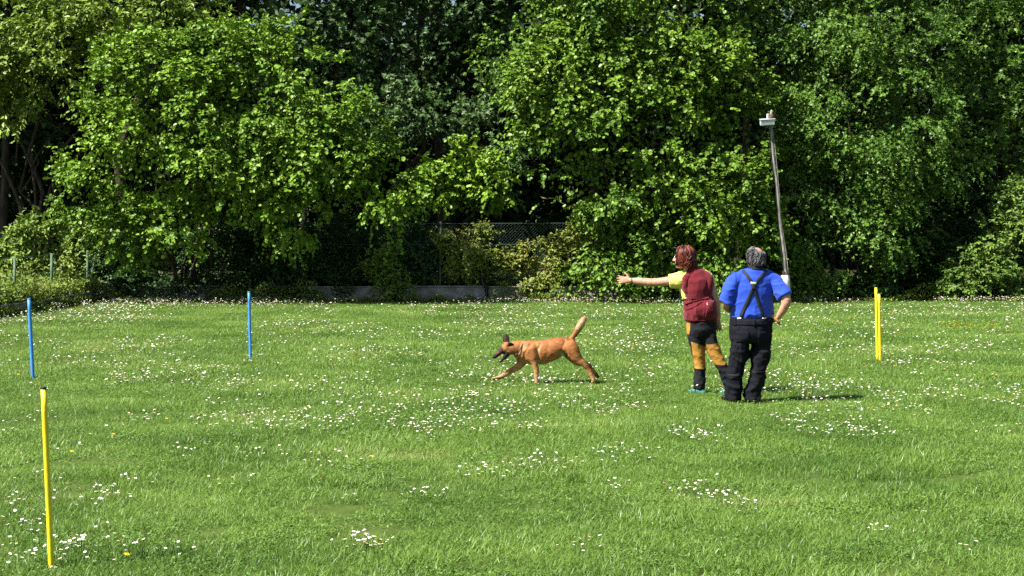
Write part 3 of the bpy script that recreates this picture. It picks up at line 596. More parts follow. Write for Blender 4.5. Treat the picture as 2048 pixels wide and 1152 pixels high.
def cluster(px, py, w, h, n):
    n = int(n * (1.5 if py > 820 and px > 500 else 1))
    q = [G(px + rng.normal() * w, py + rng.normal() * h) for _ in range(n)]; return q
D = []
for c in ((730, 1112, 28, 7, 34), (160, 1122, 45, 9, 40), (360, 1125, 30, 6, 10), (255, 1120, 20, 6, 10), (980, 950, 45, 7, 34), (1080, 935, 45, 9, 40), (1230, 925, 50, 12, 26), (1415, 885, 30, 8, 34), (1365, 880, 12, 5, 14),
          (855, 880, 12, 7, 20), (660, 930, 30, 10, 20), (1380, 988, 22, 7, 20), (840, 1003, 22, 4, 16), (1170, 1112, 22, 5, 10), (1490, 1030, 25, 4, 9), (130, 955, 60, 35, 16), (365, 915, 25, 8, 16), (520, 915, 40, 6, 14), (470, 975, 30, 6, 10),
          (60, 1050, 45, 22, 14), (240, 1000, 25, 12, 8), (1060, 870, 20, 6, 16), (700, 1015, 8, 4, 5), (1250, 985, 18, 8, 8), (1700, 880, 40, 8, 14), (1990, 870, 30, 6, 10), (1930, 1115, 20, 4, 5), (1760, 1085, 25, 4, 5), (1840, 1040, 20, 3, 4),
          (250, 765, 40, 7, 34), (290, 760, 15, 5, 18), (640, 780, 40, 7, 40), (740, 765, 50, 12, 60), (600, 790, 25, 5, 18), (80, 790, 40, 8, 16), (460, 800, 40, 8, 14), (330, 800, 30, 8, 10), (900, 790, 60, 14, 40)): D += cluster(*c)
for c in ((1180, 800, 80, 16, 110), (1280, 775, 60, 20, 130), (1250, 720, 60, 22, 130), (1270, 690, 50, 12, 70), (1330, 690, 30, 14, 40), (1640, 780, 45, 10, 60), (1600, 715, 35, 10, 50), (1820, 725, 80, 14, 70), (1690, 695, 50, 10, 50), (1930, 770, 70, 18, 60),
          (800, 730, 50, 14, 60), (840, 690, 50, 10, 40), (640, 660, 40, 6, 40), (560, 690, 40, 12, 20), (910, 630, 60, 6, 50), (830, 625, 40, 5, 30), (1090, 640, 80, 8, 60), (1220, 635, 60, 8, 60), (400, 740, 40, 10, 30), (480, 770, 40, 8, 20),
          (215, 628, 45, 4, 190), (300, 618, 60, 3.5, 240), (400, 616, 60, 3.5, 170), (500, 614, 40, 3, 80), (190, 645, 50, 6, 80), (60, 645, 35, 5, 70), (20, 652, 25, 5, 50), (250, 650, 30, 5, 30), (560, 614, 40, 3, 30),
          (1680, 625, 60, 7, 150), (1620, 630, 40, 8, 90), (1840, 622, 70, 6, 110), (1960, 628, 50, 7, 150), (2030, 620, 30, 10, 90), (1780, 640, 70, 8, 80), (1590, 655, 40, 10, 50), (1900, 640, 60, 6, 60), (1330, 640, 40, 8, 40), (1470, 650, 80, 12, 50),
          (1040, 690, 60, 10, 20), (1950, 700, 60, 8, 40), (1620, 800, 60, 10, 50), (1100, 770, 60, 8, 40), (1240, 830, 40, 8, 40)): D += cluster(*c)
n = 34000; u = np.c_[rng.uniform(-60, 2108, n), 606 + 560 * rng.random(n) ** 2.2]       # loose scatter, thinner where the lawn is lush
for a, b_ in u:
    g = G(a, b_)
    if noise(np.array([[g[0] * .7, g[1] * .5, 0]]), 77)[0] * .6 + noise(np.array([[g[0] * 2.2, g[1] * 1.6, 5]]), 78)[0] * .4 > .55 + .075 * min(1, max(0, (b_ - 760) / 120)) and not (a < 420 and b_ > 860 and rng.random() < .72): D.append(g)
D = np.array(D); D = D[(D[:, 1] < 39.3) & (D[:, 0] > WALL_X + .25) & (D[:, 1] > 7.6)]
D[:, 2] = (fbm(D * .6, 3) - .5) * .05 - .004
u, v = project(D); vis = (u > 8) & (u < 2040) & (v < 1146); order = np.lexsort((D[:, 1], ~vis)); near, rest = order[:300], order[300:]
for q in near:
    o = link('daisy', dz[rng.integers(4)], None, tuple(D[q] + (0, 0, .012))); o.rotation_euler.z = rng.uniform(0, 6.28); o.scale = [float(rng.uniform(.75, 1.3))] * 3
    tag(o, 'tiny white daisy with yellow centre among the near grass', 'daisy', 'daisies in the near grass')
protos = [bpy.data.objects.new('daisy', m) for m in dz]
tag(scatter('daisies', D[rest], rng.uniform(.7, 1.25, len(rest)) * (1.05 + .65 * np.clip((D[rest, 1] - 11) / 18, 0, 1)), rng.integers(0, 4, len(rest)), protos), 'countless white daisies dotted over the lawn further back', 'daisies', kind='stuff')  # farther daisies are enlarged, imitating the bloom of bright petals
for i in range(100):
    g = G(1945 + rng.normal() * 48 - 20, 662 + rng.normal() * 4); o = link('buttercup', bc[i % 2], None, tuple(g)); o.rotation_euler.z = rng.uniform(0, 6.28); o.scale = [float(rng.uniform(.9, 1.35))] * 3
    tag(o, 'small golden buttercup in the yellow patch right of the yellow poles', 'buttercup', 'buttercups in one patch')
for i, (px, py, lab) in enumerate(((226, 884, 'yellow dandelion in grass a little right of the near yellow pole'), (252, 1134, 'yellow dandelion by the daisies at the bottom left'), (143, 920, 'yellow dandelion close beside the shaft of the near yellow pole'), (332, 852, 'yellow dandelion farthest of the single ones at the left'), (742, 930, 'lone yellow dandelion in the middle of the foreground'), (36, 760, 'yellow dandelion at the left edge by the blue pole'))):
    o = link('dandelion', dd, None, tuple(G(px, py))); tag(o, lab, 'dandelion', 'single dandelions')

# ------------------------------------------------------------------ litter and weeds along the hedge foot
n = 5200; x = rng.uniform(-11, 14.5, n); y = 39.62 - np.abs(rng.normal(size=n)) * .22; y = np.where(x > 1.2, y + .35 * rng.random(n), y)
d = np.where(fbm(np.c_[x * .5, y, x * 0], 91) > .42, 1, 0).astype(bool); x, y = x[d], y[d]; n = len(x)
pos = np.c_[x, y, .03 + .03 * rng.random(n)]
tag(link('leaf_litter', leaf_mesh('leaf_litter', pos, rng.normal(size=(n, 3)) * (1, 1, .3), rng.normal(size=(n, 3)) * .5 + (0, -.2, 1), rng.uniform(.04, .085, n), LEAF_OVAL, M['litter'])), 'brown dry leaves strewn along the foot of the hedge', 'leaves', kind='stuff')
def weeds(name, x, y, z0, h, m, label, size=.06):
    n = len(x); t = rng.random(n); p = np.c_[x, y, z0 + h * t]
    tag(link(name, leaf_mesh(name, p, rng.normal(size=(n, 3)) + (0, 0, .5), rng.normal(size=(n, 3)) * .5 + (0, -.3, .8), size * rng.uniform(.6, 1.4, n), LEAF_OVAL, LM[m])), label, 'weeds', kind='stuff')
n = 14000; x = rng.uniform(-11, 15, n); k = fbm(np.c_[x * 1.3, x * 0, x * 0], 95); h = np.clip((k - .35) * 1.2, .05, .5)
weeds('weeds', x, 39.55 - np.abs(rng.normal(size=n)) * .16 + np.where(x > 1.4, .35, 0), .01, h, 'nettle', 'low green weeds growing along the foot of the hedge')
n = 15000; y = rng.uniform(29, 39.9, n); x = WALL_X + .12 - np.abs(rng.normal(size=n)) * 1.1; h = np.clip(.2 + 1.15 * fbm(np.c_[x, y, x * 0] * 1.1, 97) * np.clip((WALL_X + .15 - x) * .95, .25, 1), .1, 1.1)
weeds('bank_weeds', x, y, .28, h, 'nettle', 'sunlit nettles and weeds covering the bank behind the green fence', .075)
n = 5000; y = rng.uniform(29, 39.6, n); x = WALL_X + .04 + np.abs(rng.normal(size=n)) * .07
weeds('wall_weeds', x, y, .01, np.clip(.32 * fbm(np.c_[y * 1.5, y * 0, y * 0], 107), .05, .3), 'nettle', 'weeds growing up against the shaded wall at the left edge', .06)
n = 12000; x = rng.uniform(-11.2, 4.5, n); y = 40 + np.abs(rng.normal(size=n)) * 1.6
weeds('ground_ivy', x, y, .42, .45 * fbm(np.c_[x, y, x * 0] * 1.2, 99), 'ivy', 'dark ivy covering the shaded ground behind the low wall', .085)
n = 6500; x = rng.uniform(-10.8, 1.6, n); k = fbm(np.c_[x * 1.1, x * 0, x * 0], 103) > np.where(x > -4.2, .66, .45); x = x[k]; n = len(x)
weeds('wall_ivy', x, WALL_Y - .04 + rng.normal(size=n) * .03, .06, .42, 'ivy', 'ivy strands hanging down over the low concrete wall', .07)
for i, (px, py) in enumerate(((85, 585), (45, 600))):
    c = P(px, py, 35.2 - i); c[0] = WALL_X - .12
    b = blades('straw_tuft', 70, .10, .3, .6, .012, .8, 300 + i, .9).data; b.materials.clear(); b.materials.append(M['litter'])
    q = link('straw_tuft', b, None, (c[0], c[1], .32)); tag(q, ['pale dry straw tuft hanging over the wall behind the left blue pole', 'smaller dry straw tuft on the bank by the first green post'][i], 'grass tuft')
# bare twigs crossing the dark under the hazel
for i, (a, b_, lab) in enumerate((((700, 470), (640, 575), 'thin bare twig arching in the shade right of the second blue pole'), ((770, 480), (795, 510), 'short pale twig at the edge of the hazel shade'), ((1085, 395), (1135, 412), 'pale bare twig in the black gap above the brambles'), ((385, 60), (430, 25), 'pale bare branch high in the trees at the upper left'))):
    Y = 40.6 if i < 3 else 41.5; p, q = P(*a, Y), P(*b_, Y); bb = B(); limb(bb, p - p, q - p, .012, .006, 1.2, 6); tag(bb.obj('bare_twig', M['deadtwig'], None, True, tuple(p)), lab, 'twig')

# ------------------------------------------------------------------ figures
M.update(
    skin=mat('skin', (.50, .27, .18), .5, .35, attr='Col', scale=30, bump=.08, bscale=160),
    coat=mat('dog_coat', (.4, .2, .1), .6, .25, attr='Col', scale=60, bump=.25, bscale=190, stretch=(.3, 1, 1)),
    hair_red=mat('auburn_hair', (.016, .004, .003), .45, .3, (.15, .028, .011), 9, island=.75),
    hair_grey=mat('grey_hair', (.007, .007, .008), .6, .2, (.13, .13, .135), 9, island=.85),
    vest=mat('maroon_fabric', (.120, .0085, .015), .85, .15, (.155, .013, .021), 14, .25, 220, sheen=.15),
    vest_trim=mat('maroon_trim', (.085, .006, .011), .8, .2),
    tshirt=mat('yellow_cotton', (.66, .60, .13), .85, .15, (.70, .64, .17), 10, .2, 200),
    pants_w=mat('trouser_fabric', (.03, .03, .03), .85, .1, attr='Col', scale=20, bump=.2, bscale=150),
    shoe_t=mat('teal_shoe', (.025, .12, .11), .7, .2, (.06, .20, .185), 25, .2),
    sole=mat('pale_sole', (.30, .36, .34), .7, .2),
    shirt=mat('blue_cotton', (.018, .058, .44), .8, .2, (.024, .072, .50), 9, .2, 200, sheen=.1),
    shirt_d=mat('navy_trim', (.010, .012, .022), .8, .2),
    pants_m=mat('black_twill', (.0055, .006, .009), .85, .10, (.0095, .010, .015), 11, .25, 170),
    strap=mat('black_elastic', (.010, .011, .012), .7, .25, (.018, .019, .02), 60),
    steel=mat('clip_metal', (.72, .72, .70), .35, .5, metal=.6),
    work_shoe=mat('work_shoe', (.006, .006, .007), .9, .08, (.012, .011, .011), 20, .2),
    leather=mat('black_leather', (.012, .012, .012), .5, .4),
    tongue=mat('tongue', (.45, .13, .12), .4, .5), tooth=mat('tooth', (.75, .72, .62), .4, .4), eye=mat('eye', (.012, .008, .006), .12, .6),
    grey_print=mat('grey_print', (.55, .50, .52), .7, .2), tan=mat('tan_leather', (.42, .22, .08), .6, .3, (.35, .17, .06), 20),
)
SKIN = np.array((.44, .225, .145)); RED = np.array((.44, .15, .10))
def axes(f):
    f = unit(np.array(f, float)); r = unit(np.cross(f, (0, 0, 1))); u = np.cross(r, f); return f, r, u
def head(b, c, f, s=1.0):                            # skull, jaw, brow, nose, lips, chin, ears
    f, r, u = axes(f); R = Matrix((r, f, u)).transposed(); c = np.array(c)
    def at(x, y, z): return c + (r * x + f * y + u * z) * s
    def rr(*a): return tuple(q * s for q in a)
    b.ball(at(0, -.012, .035), rr(.074, .094, .083), R); b.ball(at(0, .022, -.03), rr(.060, .070, .080), R)
    b.tube([at(0, .035, -.09), at(0, .078, -.098)], rr(.034, .021), side=r, n=12); b.tube([at(-.05, .02, -.06), at(-.02, .07, -.098)], rr(.024, .016)); b.tube([at(.05, .02, -.06), at(.02, .07, -.098)], rr(.024, .016))
    b.tube([at(0, .088, .025), at(0, .105, -.005), at(0, .116, -.027)], rr(.010, .012, .014), side=r); b.ball(at(-.012, .098, -.03), rr(.009, .011, .008)); b.ball(at(.012, .098, -.03), rr(.009, .011, .008))
    b.tube([at(-.045, .074, .028), at(0, .086, .03), at(.045, .074, .028)], rr(.011, .012, .011)); b.ball(at(-.038, .068, -.018), rr(.022, .02, .02)); b.ball(at(.038, .068, -.018), rr(.022, .02, .02))
    b.tube([at(-.022, .083, -.055), at(0, .094, -.053), at(.022, .083, -.055)], rr(.007, .008, .007)); b.tube([at(-.02, .083, -.067), at(0, .091, -.068), at(.02, .083, -.067)], rr(.007, .008, .007))
    for q in (-1, 1): b.ball(at(q * .077, -.012, -.012), rr(.010, .021, .031), R)
    return at, R
def hand(b, w, d, across, curl=.2, thumb=1, s=1.0, spread=.12, thumb_up=.8):
    # w wrist, d direction of the fingers, across: from little finger to index finger
    d = unit(np.array(d, float)); a = unit(np.array(across, float) - d * np.dot(across, d)); n = np.cross(d, a); w = np.array(w, float)
    k = w + d * .085 * s
    b.tube([w - d * .02, w + d * .02, w + d * .055 * s, k], [(.027 * s, .020 * s), (.031 * s, .017 * s), (.041 * s, .0145 * s), (.039 * s, .012 * s)], side=a, n=14)
    for i, (o, L) in enumerate(((.030, .070), (.0105, .079), (-.010, .073), (-.030, .057))):
        p = k + a * o * s - d * .008; dd = unit(d + a * (1.5 - i) * spread); L *= s; pts = [p]; q = dd
        for j, (fl, fr) in enumerate(((.45, .4), (.3, .8), (.25, 1.1))): q = unit(q + n * curl * fr); pts.append(pts[-1] + q * L * fl)
        b.tube(pts, [.0092 * s, .0088 * s, .0082 * s, .0068 * s], n=10, k=2)
    p = w + d * .022 * s + a * .026 * s * thumb; q = unit(d * .55 + a * thumb_up * thumb + n * .15)
    b.tube([p, p + q * .032 * s, p + unit(q + d * .25) * .062 * s, p + unit(q + d * .2) * .082 * s], [.0125 * s, .0115 * s, .0098 * s, .0072 * s], n=10, k=2)
def patch(bvh, fn, nu, nv, off, name, m, parent, th=.004, frm=(0, -1, 0)):
    # a thin piece of cloth or trim lying on a surface: fn(u, v) -> (x, z); seen from direction frm
    V, ok = [], True; F = []; fr = Vector(frm)
    for top in (off + th, off - .006):
        for i in range(nu + 1):
            for j in range(nv + 1):
                x, y, z = fn(i / nu, j / nv); h = bvh.ray_cast(Vector((x, y, z)) + fr * 1.0, -fr)
                p = h[0] if h[0] is not None else Vector((x, y, z)); V.append(tuple(p + fr * top))
    w = nv + 1; N = (nu + 1) * w
    for i in range(nu):
        for j in range(nv):
            a = i * w + j; F.append((a, a + 1, a + w + 1, a + w)); F.append((N + a, N + a + w, N + a + w + 1, N + a + 1))
    ring = [j for j in range(w)] + [i * w + nv for i in range(1, nu + 1)] + [nu * w + j for j in range(nv - 1, -1, -1)] + [i * w for i in range(nu - 1, 0, -1)]
    for q in range(len(ring)): a, c = ring[q], ring[(q + 1) % len(ring)]; F.append((a, N + a, N + c, c))
    b = B(); b.add(V, F); return b.obj(name, m, parent)
def bvh_of(m): return BVHTree.FromPolygons([v.co.copy() for v in m.vertices], [tuple(p.vertices) for p in m.polygons])
def ribbon(pts, half):                               # (u,v) -> point on a strap of given half width, in the x-z plane
    pts = [np.array(p, float) for p in pts]
    def fn(u, v):
        t = u * (len(pts) - 1); i = min(int(t), len(pts) - 2); f = t - i; p = pts[i] * (1 - f) + pts[i + 1] * f; d = unit(pts[i + 1] - pts[i]); n = np.array((-d[1], d[0]))
        q = p + n * (v * 2 - 1) * half; return q[0], 0, q[1]
    return fn
def quad(x0, x1, z0, z1, sk=0, y=0): return lambda u, v: (x0 + (x1 - x0) * v + sk * u, y, z0 + (z1 - z0) * u)
def folds(m, amp, fr, seed, w=None):
    V = co(m); N = nrm(m); fr = np.array(fr, float); n1 = fbm(V * fr, seed, 3) - .5; Q = V + (fbm(V * 6, seed + 9)[:, None] - .5) * .12
    n2 = (1 - np.abs(noise(Q * fr * .9 + 7, seed + 3) * 2 - 1)) ** 4; n3 = (1 - np.abs(noise(Q * fr * (2.2, 2.2, 1.3) + 17, seed + 4) * 2 - 1)) ** 5
    a = (n1 * 1.0 + n2 * .75 + n3 * .4 - .25) * amp
    if w is not None: a = a * w(V)
    setco(m, V + N * a[:, None])

# ---- the man
mb = G(1497, 806); man = tag(empty('person', mb), 'person in blue polo shirt with black crossed suspenders, seen from behind, hand on hip', 'person', 'people on the lawn')
b = B(); hc = (.066, .015, 1.552); at, R = head(b, hc, (-.5, .86, -.05), 1.03)
b.tube([(.064, -.015, 1.36), (.064, -.005, 1.45), (.064, .0, 1.53)], [.085, .066, .062])
b.tube([(.03, .04, .80), (.035, .05, 1.0), (.045, .02, 1.2), (.055, -.01, 1.36)], [(.17, .13), (.19, .15), (.19, .13), (.15, .08)])
LA = [(-.15, 0, 1.325), (-.205, .0, 1.20), (-.240, .03, 1.075), (-.20, .15, 1.01), (-.12, .25, .985)]; RA = [(.27, 0, 1.325), (.325, -.07, 1.225), (.378, -.13, 1.115), (.352, -.10, 1.02), (.305, -.04, .925)]
b.tube(LA, [.062, .058, .049, .043, .031]); b.tube(RA, [.062, .060, .052, .044, .031])
hand(b, LA[-1], (.7, .45, -.25), (-.3, .2, .9), .3, 1); hand(b, RA[-1], (-.45, .75, -.42), (.55, -.15, .75), .35, 1, 1.05)
for sx, hx, kx, fx, fy in ((-1, -.075, -.12, -.155, .02), (1, .11, .085, .04, -.02)): b.tube([(hx * 1.1, .02, .80), (hx * 1.15, .01, .60), (kx * 1.05, 0, .40), (fx, fy, .13)], [.09, .07, .05, .04])
m = fuse(b, 'body', .0088, 3); V = co(m); C = np.tile(SKIN * .95, (len(V), 1)); C = mixc(C, RED, sst(V[:, 2], 1.60, 1.66) * .7); C = mixc(C, RED, np.exp(-(((V - (.42, -.12, 1.10)) / .07) ** 2).sum(1)) * .6); C = mixc(C, (.62, .36, .25), fbm(V * 22, 3) * .5); paint(m, C); m.materials.append(M['skin']); link('body', m, man)
# shirt
b = B(); b.tube([(.036, .055, .895), (.036, .06, .97), (.04, .05, 1.10), (.047, .02, 1.22), (.058, .0, 1.33), (.064, -.004, 1.40), (.066, 0, 1.445)], [(.226, .180), (.228, .19), (.222, .18), (.215, .158), (.205, .132), (.15, .10), (.085, .078)], n=24, flat=True)
b.tube([(-.08, 0, 1.355), (-.150, 0, 1.315), (-.208, .005, 1.20), (-.242, .022, 1.085)], [(.07, .08), (.08, .084), (.080, .083), (.084, .084)], n=18, flat=True)
b.tube([(.20, 0, 1.36), (.27, -.01, 1.315), (.325, -.07, 1.222), (.362, -.112, 1.148)], [(.07, .08), (.08, .084), (.081, .083), (.084, .084)], n=18, flat=True)
b.tube([(-.165, 0, 1.295), (-.075, -.005, 1.365), (.065, -.008, 1.39), (.205, -.005, 1.365), (.295, -.01, 1.295)], [(.074, .08), (.060, .07), (.058, .07), (.060, .07), (.074, .08)], side=(0, 1, 0), n=16)
m = fuse(b, 'shirt', .008, 9)
folds(m, .022, (5, 5, 9), 11, lambda V: .35 + .65 * (1 - sst(V[:, 2], .90, 1.12)) + .5 * (np.abs(V[:, 0] - .05) > .2)); m.materials.append(M['shirt']); shirt = link('shirt', m, man); sb = bvh_of(m)
b = B(); b.tube([(.066, -.004, 1.425), (.066, 0, 1.455), (.066, 0, 1.478)], [(.100, .095), (.088, .086), (.078, .076)], n=24, k=2, flat=True); b.obj('collar', M['shirt_d'], shirt)
patch(sb, ribbon([(-.20, 1.33), (-.10, 1.40)], .010), 8, 2, .002, 'shoulder_trim', M['shirt_d'], shirt, .003, unit((-.2, -.5, .8))); patch(sb, ribbon([(.325, 1.325), (.235, 1.395)], .012), 8, 2, .002, 'shoulder_trim', M['shirt_d'], shirt, .003, unit((.2, -.5, .8)))
# suspenders
sus = empty('suspenders', (0, 0, 0)); sus.parent = man
X = (1501.5 - 1497) / 183; crossz = 1.285
def MP(px, py): return ((px - 1497) / 183, (806 - py) / 183)
for a_, c_, o_ in (((1483, 544), (1524, 641), .004), ((1529, 544), (1475, 641), .0065)):
    mid = MP(1501.5, 577); patch(sb, ribbon([MP(*a_), MP(1501.5 + (a_[0] - 1501.5) * .35, 562), mid, MP(*c_)], .0165), 40, 3, o_, 'strap', M['strap'], sus, .003)
    fxx = .066 + (a_[0] - 1506) * .0055; patch(sb, ribbon([(fxx, 1.40), (fxx * 1.1, 1.2), (fxx * 1.1, .93)], .0165), 20, 3, .003, 'strap', M['strap'], sus, .003, (0, 1, 0))
patch(sb, ribbon([MP(1501.5, 566), MP(1501.5, 581)], .019), 6, 4, .010, 'cross_patch', M['leather'], sus, .004); patch(sb, quad(MP(1496, 0)[0], MP(1507, 0)[0], MP(0, 571)[1], MP(0, 566.5)[1]), 3, 4, .015, 'cross_ring', M['steel'], sus, .003)
for px in (1475.5, 1523.5):
    c = patch(sb, quad(MP(px - 4, 0)[0], MP(px + 4, 0)[0], .885, .925), 4, 4, .010, 'clip', M['steel'], sus, .006); patch(sb, quad(MP(px - 2.6, 0)[0], MP(px + 2.6, 0)[0], .868, .888), 3, 3, .012, 'clip_jaw', M['black'], sus, .004)
# trousers
b = B(); b.tube([(.036, .045, .925), (.034, .045, .86), (.025, .03, .74), (.02, .02, .64)], [(.228, .178), (.232, .185), (.228, .185), (.20, .16)], n=24, flat=True)
b.tube([(-.09, .03, .80), (-.095, .01, .60), (-.125, .0, .42), (-.148, .0, .30), (-.155, .01, .16), (-.165, .015, .035)], [(.116, .14), (.100, .13), (.087, .112), (.083, .10), (.081, .098), (.080, .105)], n=18, flat=True)
b.tube([(.135, .03, .80), (.132, .02, .60), (.118, .01, .42), (.088, -.01, .30), (.055, -.02, .16), (.035, -.02, .03)], [(.116, .14), (.100, .13), (.087, .112), (.076, .10), (.076, .098), (.076, .105)], n=18, flat=True)
m = fuse(b, 'trousers', .0095, 4); folds(m, .034, (7, 7, 9), 21, lambda V: .35 + .65 * (1 - sst(V[:, 2], .55, .82)) ); m.materials.append(M['pants_m']); tr = link('trousers', m, man); tb = bvh_of(m)
patch(tb, quad(-.20, .26, .845, .905), 4, 30, .001, 'waistband', M['pants_m'], tr, .006)
for x0, x1 in ((-.155, -.02), (.075, .205)): patch(tb, quad(x0, x1, .66, .78), 8, 8, .001, 'back_pocket', M['pants_m'], tr, .004)
for x in (.033, -.16, .22): patch(tb, quad(x - .009, x + .009, .838, .912), 4, 2, .010, 'belt_loop', M['pants_m'], tr, .004)
patch(tb, quad(-.235, -.055, .30, .315, 0), 2, 12, .001, 'knee_seam', M['strap'], tr, .003); patch(tb, quad(.0, .17, .335, .35, -.01), 2, 12, .001, 'knee_seam', M['strap'], tr, .003)
for fx, fy, tx in ((-.165, .015, -.05), (.035, -.02, .02)):
    b = B(); b.tube([(fx, fy - .075, .045), (fx + tx * .3, fy, .05), (fx + tx, fy + .13, .04), (fx + tx * 1.4, fy + .19, .03)], [(.042, .045), (.046, .05), (.048, .038), (.034, .024)], n=14)
    b.obj('shoe', M['work_shoe'], man)
# grey hair with a bald crown
def locks(c, f, dirs, L, r0, name, m, parent, rad, k0=1.0, k1=.12, jit=.05, n=7, seed=0, part=0, wave=.12):
    # each lock starts at the scalp, follows the head downwards and then hangs
    f, r, u = axes(f); b = B(); rg = np.random.default_rng(seed); c = np.array(c, float)
    for d, l in zip(dirs, L):
        th = math.acos(max(-1, min(1, d[2]))); ph = math.atan2(d[1], d[0]); pts = []; zf = 0; w = rg.normal() * .35; sg = 1 if ph > math.pi / 2 or ph < -math.pi / 2 else -1; kk = k0 + abs(rg.normal()) * jit; rs = []; wp = rg.uniform(0, 6.28); wa = wave * rg.uniform(.4, 1.3); wf = rg.uniform(5, 10)
        for i in range(n + 1):
            t = i / n; q = kk + k1 * t + rg.normal() * .012 + .35 * wa * math.sin(wf * t + wp) * t; tt = min(th, math.radians(100)); p_ = ph + w * t * .5 + rg.normal() * .03 + wa * math.cos(wf * t + wp) * min(1, t * 2)
            dv = (p_ - math.pi / 2 + math.pi) % (2 * math.pi) - math.pi
            if part and abs(dv) < part and tt > .5: p_ = math.pi / 2 + sg * (abs(dv) + (part - abs(dv)) * min(1, (tt - .5) / .55))
            p = c + r * math.sin(tt) * math.cos(p_) * rad[0] * q + f * math.sin(tt) * math.sin(p_) * rad[1] * q + u * math.cos(tt) * rad[2] * q - u * zf
            pts.append(p); step = l / n
            if th < math.radians(100): th += step / rad[2]
            else: zf += step
            rs.append(r0 * (.75 + .5 * math.sin(math.pi * min(1, t * 1.2))) * (1 - .6 * t * t))
        b.tube(pts, rs, n=4, k=1, side=(.3, .8, .5), flat=True)
    return b.obj(name, m, parent)
def scalp(n, seed, keep):
    rg = np.random.default_rng(seed); D_ = []
    while len(D_) < n:
        d = unit(rg.normal(size=3))
        if keep(*d): D_.append(d)
    return D_
bald = unit(np.array((.22, -.45, .85)))
keep = lambda x, y, z: (z > -.75) and not (y > .45 - .3 * (z > .4) and z < .75) and (x * bald[0] + y * bald[1] + z * bald[2] < .77) and not (z < -.1 and y > .1)
rg = np.random.default_rng(9); f_, r_, u_ = axes((-.5, .86, -.05)); dr = scalp(760, 3, keep)
locks(np.array(hc) - f_ * .012 + u_ * .035, (-.5, .86, -.05), dr, [rg.uniform(.05, .10) for _ in dr], .0062, 'hair', M['hair_grey'], man, (.078, .098, .087), 1.01, .09, .075, 6, 4, 0, .14)
for q in (-1, 1): B().ball(at(q * .032, .083, .008), (.012, .012, .012), None, 10, 6).obj('eye', M['eye'], man)
# folded tan leash in the hand on the hip
lw = np.array(RA[-1]); tag(B().tube([lw + (-.10, .02, .035), lw + (-.05, .0, .0), lw + (.0, -.01, -.045), lw + (.02, .02, -.075)], [(.010, .016)] * 4, side=(0, 1, .3), n=8, k=4).obj('leather_strap', M['tan'], None, True, tuple(mb)), 'small tan strap held at the hip by the person in the blue shirt', 'strap')

# ---- the woman
wb = G(1400, 789); wo = tag(empty('person', wb), 'person with auburn hair in maroon vest pointing left with an outstretched arm', 'person', 'people on the lawn')
b = B(); hc = (-.192, .03, 1.552); ff = (-.93, .36, -.06); at, R = head(b, hc, ff, .99); f_, r_, u_ = axes(ff)
b.tube([(-.085, .02, 1.33), (-.125, .02, 1.42), (-.165, .02, 1.50)], [.07, .052, .05])
b.tube([(0, .03, .80), (-.03, .03, 1.0), (-.055, .02, 1.2), (-.07, .01, 1.34)], [(.13, .10), (.125, .10), (.135, .10), (.12, .07)])
LA = [(-.20, .03, 1.315), (-.36, .05, 1.285), (-.525, .07, 1.268), (-.66, .10, 1.277), (-.782, .125, 1.290)]; RA = [(.09, .02, 1.33), (.135, .02, 1.20), (.18, .015, 1.06), (.198, .03, .95), (.206, .045, .845)]
b.tube(LA, [(.054, .054), (.050, .052), (.044, .047), (.044, .045), (.026, .031)]); b.tube(RA, [.052, .046, .041, .037, .028])
hand(b, LA[-1], (-.97, .12, .06), (0.05, .1, 1), .05, 1, 1.0, .13, 1.0); hand(b, RA[-1], (.05, .2, -1), (-.9, .5, 0), .25, 1, .97)
for pts in ([(-.055, .02, .78), (-.03, .02, .60), (-.005, .03, .40), (-.01, .03, .06)], [(.075, .02, .78), (.115, .0, .60), (.20, -.02, .42), (.32, -.03, .08)]): b.tube(pts, [.085, .07, .05, .035])
m = fuse(b, 'body', .0066, 2); V = co(m); C = np.tile(SKIN * 1.02, (len(V), 1)); C = mixc(C, (.60, .33, .23), fbm(V * 20, 3) * .6); C = mixc(C, RED, np.exp(-(((V - (-.54, .07, 1.24)) / .05) ** 2).sum(1)) * .4)
lip = at(0, .092, -.06); C = mixc(C, (.45, .13, .12), np.exp(-(((V - lip) / .014) ** 2).sum(1))); paint(m, C); m.materials.append(M['skin']); link('body', m, wo)
for q in (-1, 1): B().ball(at(q * .032, .082, .008), (.012, .012, .012), None, 10, 6).obj('eye', M['eye'], wo)
b = B()
for i in range(24): a = i * 6.283 / 24; b.ball(np.array(LA[-1]) + (0.012, .034 * math.cos(a), .028 * math.sin(a)), (.0055, .0055, .0055), None, 6, 4)
b.obj('bracelet', M['black'], wo)
# t-shirt
b = B(); b.tube([(-.06, .02, 1.10), (-.075, .02, 1.22), (-.075, .02, 1.32), (-.085, .02, 1.385)], [(.14, .10), (.145, .10), (.14, .085), (.07, .06)], n=20, flat=True)
b.tube([(-.12, .02, 1.33), (-.21, .03, 1.30), (-.29, .04, 1.285), (-.345, .048, 1.278)], [(.085, .085), (.088, .092), (.078, .082), (.074, .078)], side=(0, 1, 0), n=18, flat=True)
b.tube([(-.17, .03, 1.25), (-.19, .03, 1.18), (-.175, .03, 1.10)], [(.055, .06), (.04, .05), (.03, .04)], n=12)
b.tube([(.02, .02, 1.36), (.09, .02, 1.32), (.125, .02, 1.235)], [.06, .066, .058], n=16, flat=True)
m = fuse(b, 't_shirt', .009, 3); folds(m, .012, (9, 9, 9), 31); m.materials.append(M['tshirt']); link('t_shirt', m, wo)
